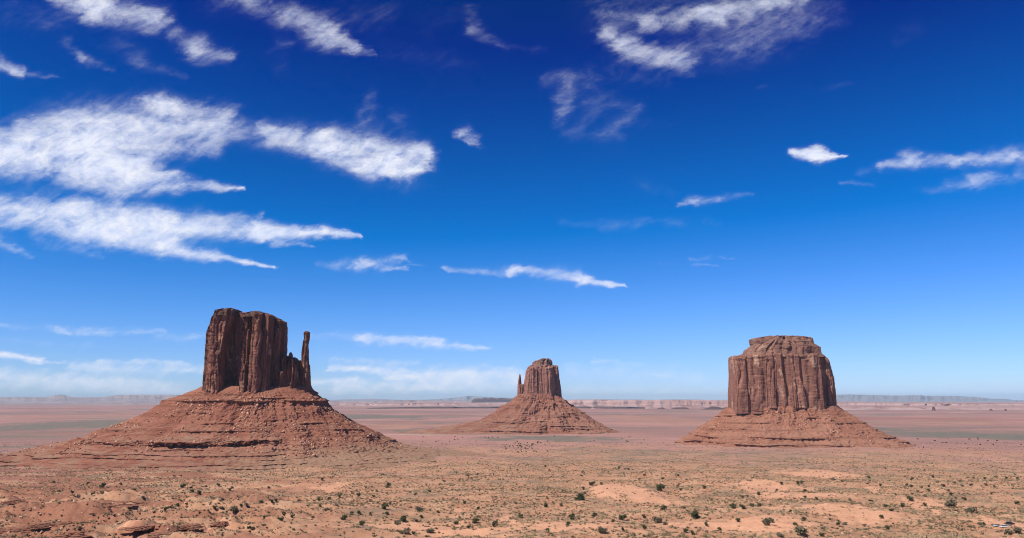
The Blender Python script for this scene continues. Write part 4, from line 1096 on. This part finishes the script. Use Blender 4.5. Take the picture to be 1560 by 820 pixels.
# bushes one can point to:  foot pixel, width, kind, label
NAMED = [
 (587, 776, 11, 2, 'tall double-crowned juniper standing one crown over another on the centre-left slope'),
 (615, 795, 15, 1, 'largest dark juniper in the lower centre-left, with smaller grey bushes at its foot'),
 (605, 800, 12, 3, 'grey leafless-looking bush leaning on the largest lower juniper'),
 (639, 780, 15, 3, 'wide grey-brown bush above the pink sand strip left of centre'),
 (525, 792, 13, 4, 'dark bush with a grey companion low on the left-centre slope'),
 (552, 801, 11, 0, 'dark bush below and left of the largest lower juniper'),
 (591, 743, 9, 2, 'solitary dark juniper just below the right end of the red apron'),
 (753, 801, 11, 0, 'rightmost of three dark bushes on the pink sand strip'),
 (725, 797, 11, 4, 'middle one of three dark bushes on the pink sand strip'),
 (695, 799, 8, 1, 'leftmost of three dark bushes on the pink sand strip'),
 (656, 812, 14, 3, 'grey spreading bush on the pink sand near the bottom edge'),
 (618, 814, 13, 3, 'grey-green bush beside a brown one on the bottom edge, below the largest juniper'),
 (1007, 749, 16, 0, 'dense dark juniper at the right shoulder of the bare sand mound'),
 (902, 740, 10, 0, 'round dark bush behind the left shoulder of the bare sand mound'),
 (884, 762, 15, 1, 'wide low juniper at the left foot of the bare sand mound'),
 (1058, 790, 17, 1, 'broad round olive-green juniper right of and below the sand mound'),
 (1045, 812, 10, 0, 'round dark bush alone on the pink sand below the broad olive juniper'),
 (949, 793, 12, 0, 'round dark bush straight below the bare sand mound'),
 (1012, 777, 10, 4, 'single dark bush at the lower right edge of the sand mound'),
 (918, 813, 16, 3, 'tall grey-brown bush near the bottom edge below the sand mound'),
 (1003, 797, 17, 3, 'wide grey-green bush touching a smaller dark one, right of the round bush below the mound'),
 (871, 792, 12, 0, 'dark bush with a grey half, left of the mound in the lower centre'),
 (866, 801, 8, 2, 'upright dark bush just under the half-grey one in the lower centre'),
 (794, 790, 11, 4, 'dark bush on the dry grass slope at the lower centre, far left of the mound'),
 (832, 773, 9, 1, 'dark bush alone on red ground left of the sand mound'),
 (1116, 775, 11, 0, 'left one of two dark bushes on the red soil right of the mound'),
 (1132, 776, 10, 0, 'right one of two dark bushes on the red soil right of the mound'),
 (1171, 800, 19, 5, 'broad sage-green bush at the edge of a sandy strip in the lower right'),
 (1220, 815, 22, 5, 'largest sage-green bush, on the bottom edge of the lower right'),
 (1190, 818, 12, 5, 'sage-green bush cut by the bottom edge beside the largest sage one'),
 (1386, 763, 11, 0, 'biggest dark juniper amid the scattered bushes of the right slope'),
 (1344, 790, 8, 2, 'upright dark bush in the bare red streak of the right slope'),
 (1446, 773, 22, 5, 'long low green thicket above the parked cars'),
 (1480, 781, 16, 5, 'wide low green thicket at the head of the sandy clearing with the cars'),
 (1550, 769, 8, 0, 'round dark bush near the right edge above the cars'),
 (1548, 812, 15, 5, 'sage bush in front of the cars near the right edge'),
 (1536, 813, 11, 5, 'small sage bush in front of the cars, left of its bigger neighbour'),
 (279, 744, 10, 0, 'left one of the dark junipers strung along below the red apron'),
 (304, 754, 9, 0, 'dark juniper nearest the camera of those strung along below the red apron'),
 (350, 748, 7, 0, 'right end one of the dark junipers strung along below the red apron'),
 (157, 744, 12, 4, 'long-shadowed dark bush on pale sand at far left'),
 (110, 753, 7, 0, 'small round dark bush, leftmost on the pale sand'),
 (355, 782, 16, 5, 'grey-green thicket on the lower left grass slope'),
]
for a in NAMED:
    shrub(a[0], a[1], a[2], a[3], a[4], 'junipers and shrubs scattered over the valley floor')
def from_zoom(x0, y0, s, pts):
    return [(x0 + a / s, y0 + b / s) for a, b in pts]
PTS_A = from_zoom(0, 690, 3.9, [(520, 188), (715, 190), (550, 252), (610, 242), (1035, 142), (1075, 142), (1135, 212), (1140, 235), (1215, 205), (1295, 198), (1380, 212), (320, 178), (1015, 330), (1055, 320), (1275, 338), (1430, 325), (1460, 312), (1550, 298), (850, 268), (800, 222), (1320, 330), (1480, 455), (1180, 448), (345, 232), (985, 345)])
PTS_B = from_zoom(380, 690, 3.9, [(430, 165), (115, 212), (985, 252), (1070, 235), (610, 245), (650, 257), (735, 265), (665, 274), (722, 286), (535, 266), (410, 284), (470, 282), (292, 292), (155, 293), (70, 298), (130, 296), (420, 322), (1155, 172), (1297, 142), (1355, 134), (1230, 124), (790, 134), (718, 372), (820, 372), (1280, 304), (1358, 336), (990, 412), (1020, 388), (610, 368), (650, 362), (905, 482), (975, 484), (1300, 450), (20, 458), (190, 402), (255, 386), (378, 390), (520, 318), (205, 372), (455, 345), (1120, 360)])
PTS_C = from_zoom(760, 690, 3.9, [(610, 188), (460, 282), (510, 244), (490, 250), (570, 380), (860, 388), (862, 450), (735, 462), (990, 430), (935, 398), (1063, 200), (1080, 224), (1148, 212), (1220, 212), (1232, 434), (1425, 412), (1500, 318), (1545, 320), (1450, 268), (1475, 260), (1545, 252), (1065, 140), (975, 156), (835, 160), (865, 138), (497, 118), (490, 140), (690, 94), (715, 97), (748, 99), (770, 101), (795, 101), (500, 220), (275, 85), (300, 108), (310, 146), (370, 318), (290, 468), (725, 380), (1310, 462), (110, 105), (1150, 485), (680, 412), (1100, 330)])
PTS_D = from_zoom(1140, 690, 3.714, [(190, 182), (282, 178), (305, 173), (162, 216), (60, 241), (320, 222), (388, 266), (320, 256), (530, 165), (483, 156), (672, 178), (750, 190), (775, 92), (905, 99), (998, 99), (1042, 139), (1067, 168), (1142, 138), (1163, 173), (1200, 164), (1243, 143), (1273, 146), (1340, 150), (1400, 140), (1462, 147), (1510, 125), (1520, 150), (1262, 188), (1210, 189), (1105, 193), (1020, 194), (983, 200), (925, 196), (900, 187), (1130, 216), (1147, 237), (1000, 249), (930, 236), (960, 221), (1345, 187), (1393, 196), (1492, 184), (1376, 235), (833, 241), (693, 277), (575, 273), (775, 308), (810, 330), (875, 306), (998, 302), (240, 336), (20, 300), (65, 302), (265, 410), (312, 386), (422, 434), (510, 408), (545, 408), (655, 416), (785, 432), (420, 475), (1470, 455), (1172, 260), (1225, 270), (1020, 220), (680, 146), (925, 156), (1240, 338), (1318, 408), (1332, 408)])
def crowd(pts, label_small, label_big, group):
    for (a, b) in pts:
        near = (b - 700) / 120
        w = 3.6 + 4.6 * max(near, 0) + rsS.uniform(-.9, 1.4)
        k = rsS.choice([0, 1, 2, 4, 3, 5], p=[.17, .16, .10, .25, .12, .20])
        big = w >= 6.5
        shrub(a, b, w, int(k), label_big if big else label_small, group + (', larger' if big else ', smaller'))
crowd(PTS_A, 'small dark bush on the rough ground below the wide red apron at left', 'medium bush on the rough ledgy ground at the lower left', 'bushes of the lower left ground')
crowd(PTS_B, 'small dark bush on the pale slope between the mitten butte and the sand mound', 'medium bush on the pale slope between the left ledges and the sand mound', 'bushes of the centre left slope')
crowd(PTS_C, 'small dark bush on the flat around and behind the bare sand mound', 'medium bush on the ground around the bare sand mound', 'bushes round the sand mound')
crowd(PTS_D, 'small dark bush on the grassy slope below the block-shaped butte', 'medium bush on the lower right slope near the sandy strips', 'bushes of the right slope')
# the thicket on the flat before the far thumb butte, and dots beyond
pts = [(760 + abs(rsS.normal(0, 1)) * 26 + rsS.uniform(0, 45), 674 + rsS.uniform(0, 16)) for _ in range(46)]
for a, b in pts:
    shrub(a, b, rsS.uniform(1.5, 3.4), 0 if rsS.rand() < .8 else 2, 'tiny dark bush in the thicket on the flat below the far thumb butte', 'bushes before the far thumb butte')
for _ in range(26):
    shrub(rsS.uniform(640, 1000), rsS.uniform(665, 674), rsS.uniform(1.8, 2.8), 1, 'tiny dark dot of a bush along the foot of the far thumb butte', 'bushes at the foot of the far butte')
for _ in range(22):
    shrub(rsS.uniform(1380, 1560), rsS.uniform(666, 684), rsS.uniform(1.8, 3.2), 1, 'tiny dark bush on the grey-green flat at the far right', 'bushes on the far right flat')
for c, t in PROTO:
    bpy.data.objects.remove(c); bpy.data.objects.remove(t)

# ------------------------------------------------------------------ parked cars
def mat_paint(name, col, rough=.3, metal=0.0):
    m, n, b = new_mat(name, rough)
    b.inputs['Base Color'].default_value = col + (1,)
    b.inputs['Metallic'].default_value = metal
    b.inputs['Specular IOR Level'].default_value = .5
    b.inputs['Coat Weight'].default_value = .5
    d = n.noise(n.n('ShaderNodeTexCoord').outputs['Object'], 1.5, 4, .6)
    n.put(b.inputs['Base Color'], n.mix(n.m('MULTIPLY', n.ramp(d, .5, .75), .35), col, (.40, .24, .16)))
    return m
M_GLASS = mat_paint('car_glass', (.012, .014, .016), .08)
M_TYRE = mat_simple('tyre_rubber', [(.015, .015, .015), (.03, .026, .022)], 6)
M_RIM = mat_paint('rim_metal', (.45, .45, .46), .3, .8)
M_LAMP = mat_paint('lamp_glass', (.75, .75, .72), .1)
M_RED = mat_paint('tail_lamp', (.30, .01, .01), .2)
M_TRIM = mat_simple('dark_trim', [(.02, .02, .02), (.035, .033, .03)], 4)
def loft(stations, bag):
    """stations: (x, z low, z high, half width low, half width high); rounded box sections"""
    rows = []
    for x, a, b_, wl, wh in stations:
        r = min(.10, (b_ - a) * .25)
        pts_ = [(-wl + r, a), (wl - r, a), (wl, a + r), (wl * .5 + wh * .5 + .02, (a + b_) / 2), (wh, b_ - r), (wh - r, b_), (-wh + r, b_), (-wh, b_ - r), (-(wl * .5 + wh * .5 + .02), (a + b_) / 2), (-wl, a + r)]
        rows.append(np.array([(x, p, q) for p, q in pts_]))
    n = 10
    V = np.concatenate(rows + [rows[0].mean(0)[None], rows[-1].mean(0)[None]])
    k = len(rows) * n
    i = np.arange(n); j = (i + 1) % n
    bag.add(V, [grid_faces(len(rows), n, wrap=True), np.stack([j, i, np.full(n, k)], -1), np.stack([k - n + i, k - n + j, np.full(n, k + 1)], -1)])
def wheel(e, x, y, r):
    th = np.linspace(0, 2 * math.pi, 22, endpoint=False)
    w = .11
    prof = [(r * .62, -w), (r * .94, -w), (r, -w * .6), (r, w * .6), (r * .94, w), (r * .62, w)]
    V = np.concatenate([np.stack([rr * np.cos(th), np.full(22, yy), rr * np.sin(th)], -1) for rr, yy in prof])
    wh = empty('wheel', (x, y, r)); wh.parent = e
    mesh_np('tyre', V, [grid_faces(6, 22, wrap=True)], [M_TYRE], wh, True)
    prof = [(.03, -w * .75), (r * .3, -w * .8), (r * .63, -w * .9), (r * .63, w * .9), (r * .3, w * .8), (.03, w * .75)]
    V = np.concatenate([np.stack([rr * np.cos(th), np.full(22, yy), rr * np.sin(th)], -1) for rr, yy in prof])
    mesh_np('rim', V, [grid_faces(6, 22, wrap=True)], [M_RIM], wh, True)
def car(name, px_, py, rz, style, paint, label, dy=0.0):
    x, y, z = ground_px(px_, py)
    y += dy
    z = float(ground_z(x, y))
    e = empty(name, (x, y, z + .02), rz)
    tag(e, label, 'car', 'vehicles parked on the sandy clearing')
    b, g, rf = Bag(), Bag(), Bag()
    if style == 'sedan':
        L, W_, r = 2.35, .90, .33
        loft([(-L, .42, .80, .72, .70), (-L + .12, .28, .95, .84, .80), (-1.3, .24, 1.0, W_, .84), (0, .22, .98, W_, .86), (1.0, .24, .96, W_, .84), (1.9, .26, .84, .86, .78), (L - .05, .36, .70, .72, .66)], b)
        loft([(-1.75, .95, 1.00, .80, .72), (-1.1, .95, 1.36, .82, .64), (.15, .95, 1.37, .82, .64), (1.05, .93, .98, .80, .70)], g)
        loft([(-1.15, 1.35, 1.40, .66, .60), (-.5, 1.37, 1.45, .66, .58), (.0, 1.37, 1.45, .66, .58), (.25, 1.34, 1.39, .66, .60)], rf)
        wx = 1.38
    elif style == 'suv':
        L, W_, r = 2.4, .96, .38
        loft([(-L, .45, 1.05, .82, .80), (-L + .1, .32, 1.12, .92, .90), (-1.3, .30, 1.14, W_, .92), (0, .30, 1.12, W_, .92), (1.2, .30, 1.10, W_, .90), (2.1, .34, 1.00, .92, .84), (L, .42, .86, .80, .74)], b)
        loft([(-2.3, 1.08, 1.16, .88, .84), (-2.1, 1.08, 1.68, .88, .74), (.5, 1.08, 1.70, .88, .74), (1.15, 1.05, 1.12, .86, .78)], g)
        loft([(-2.2, 1.66, 1.74, .76, .68), (-1.5, 1.69, 1.80, .76, .66), (.1, 1.69, 1.80, .76, .66), (.6, 1.66, 1.72, .74, .66)], rf)
        wx = 1.45
    else:
        L, W_, r = 2.85, .97, .40
        loft([(-L, .50, 1.00, .86, .84), (-L + .1, .40, 1.08, .94, .92), (-.9, .38, 1.10, W_, .93), (0, .36, 1.10, W_, .93), (1.6, .36, 1.10, W_, .90), (2.5, .38, 1.02, .92, .84), (L, .46, .88, .80, .76)], b)
        loft([(-.95, 1.08, 1.14, .90, .84), (-.8, 1.08, 1.72, .90, .76), (.75, 1.08, 1.74, .90, .76), (1.5, 1.06, 1.12, .88, .80)], g)
        loft([(-.9, 1.70, 1.78, .78, .72), (-.4, 1.73, 1.84, .78, .68), (.4, 1.73, 1.84, .78, .68), (.85, 1.70, 1.76, .76, .70)], rf)
        wx = 1.72
    b.build('body', [paint], e, True)
    g.build('window_band', [M_GLASS], e)
    rf.build('roof', [paint], e, True)
    for sx in (-1, 1):
        for sy in (-1, 1):
            wheel(e, sx * wx, sy * (W_ - .09), r)
    for sx, nm, mt_ in ((1, 'headlight', M_LAMP), (-1, 'tail_light', M_RED)):
        for sy in (-1, 1):
            k = Bag()
            loft([(sx * (L - .16), .68, .82, .16, .15), (sx * (L + .01), .69, .80, .14, .13)], k)
            k.V[0][:, 1] += sy * .56
            k.build(nm, [mt_], e)
        k = Bag()
        loft([(sx * (L - .12), .36, .54, .80, .80), (sx * (L + .07), .38, .52, .70, .70)], k)
        k.build('bumper', [M_TRIM], e)
    if style == 'pickup':
        k = Bag()
        loft([(-L + .14, 1.06, 1.112, .76, .76), (-1.0, 1.06, 1.115, .78, .78)], k)
        k.build('load_bed', [M_TRIM], e)
car('parked_car', 1518.5, 802.5, R(205), 'sedan', mat_paint('silver_paint', (.62, .61, .63), .3, .25), 'silver sedan at the left end of the parked vehicles')
car('parked_car', 1530.5, 804, R(8), 'pickup', mat_paint('white_paint', (.80, .79, .78), .3), 'long white pickup parked in front of the black vehicle')
car('parked_car', 1539.5, 799.5, R(4), 'suv', mat_paint('black_paint', (.010, .010, .012), .3), 'black high-roofed car parked behind the white pickup')
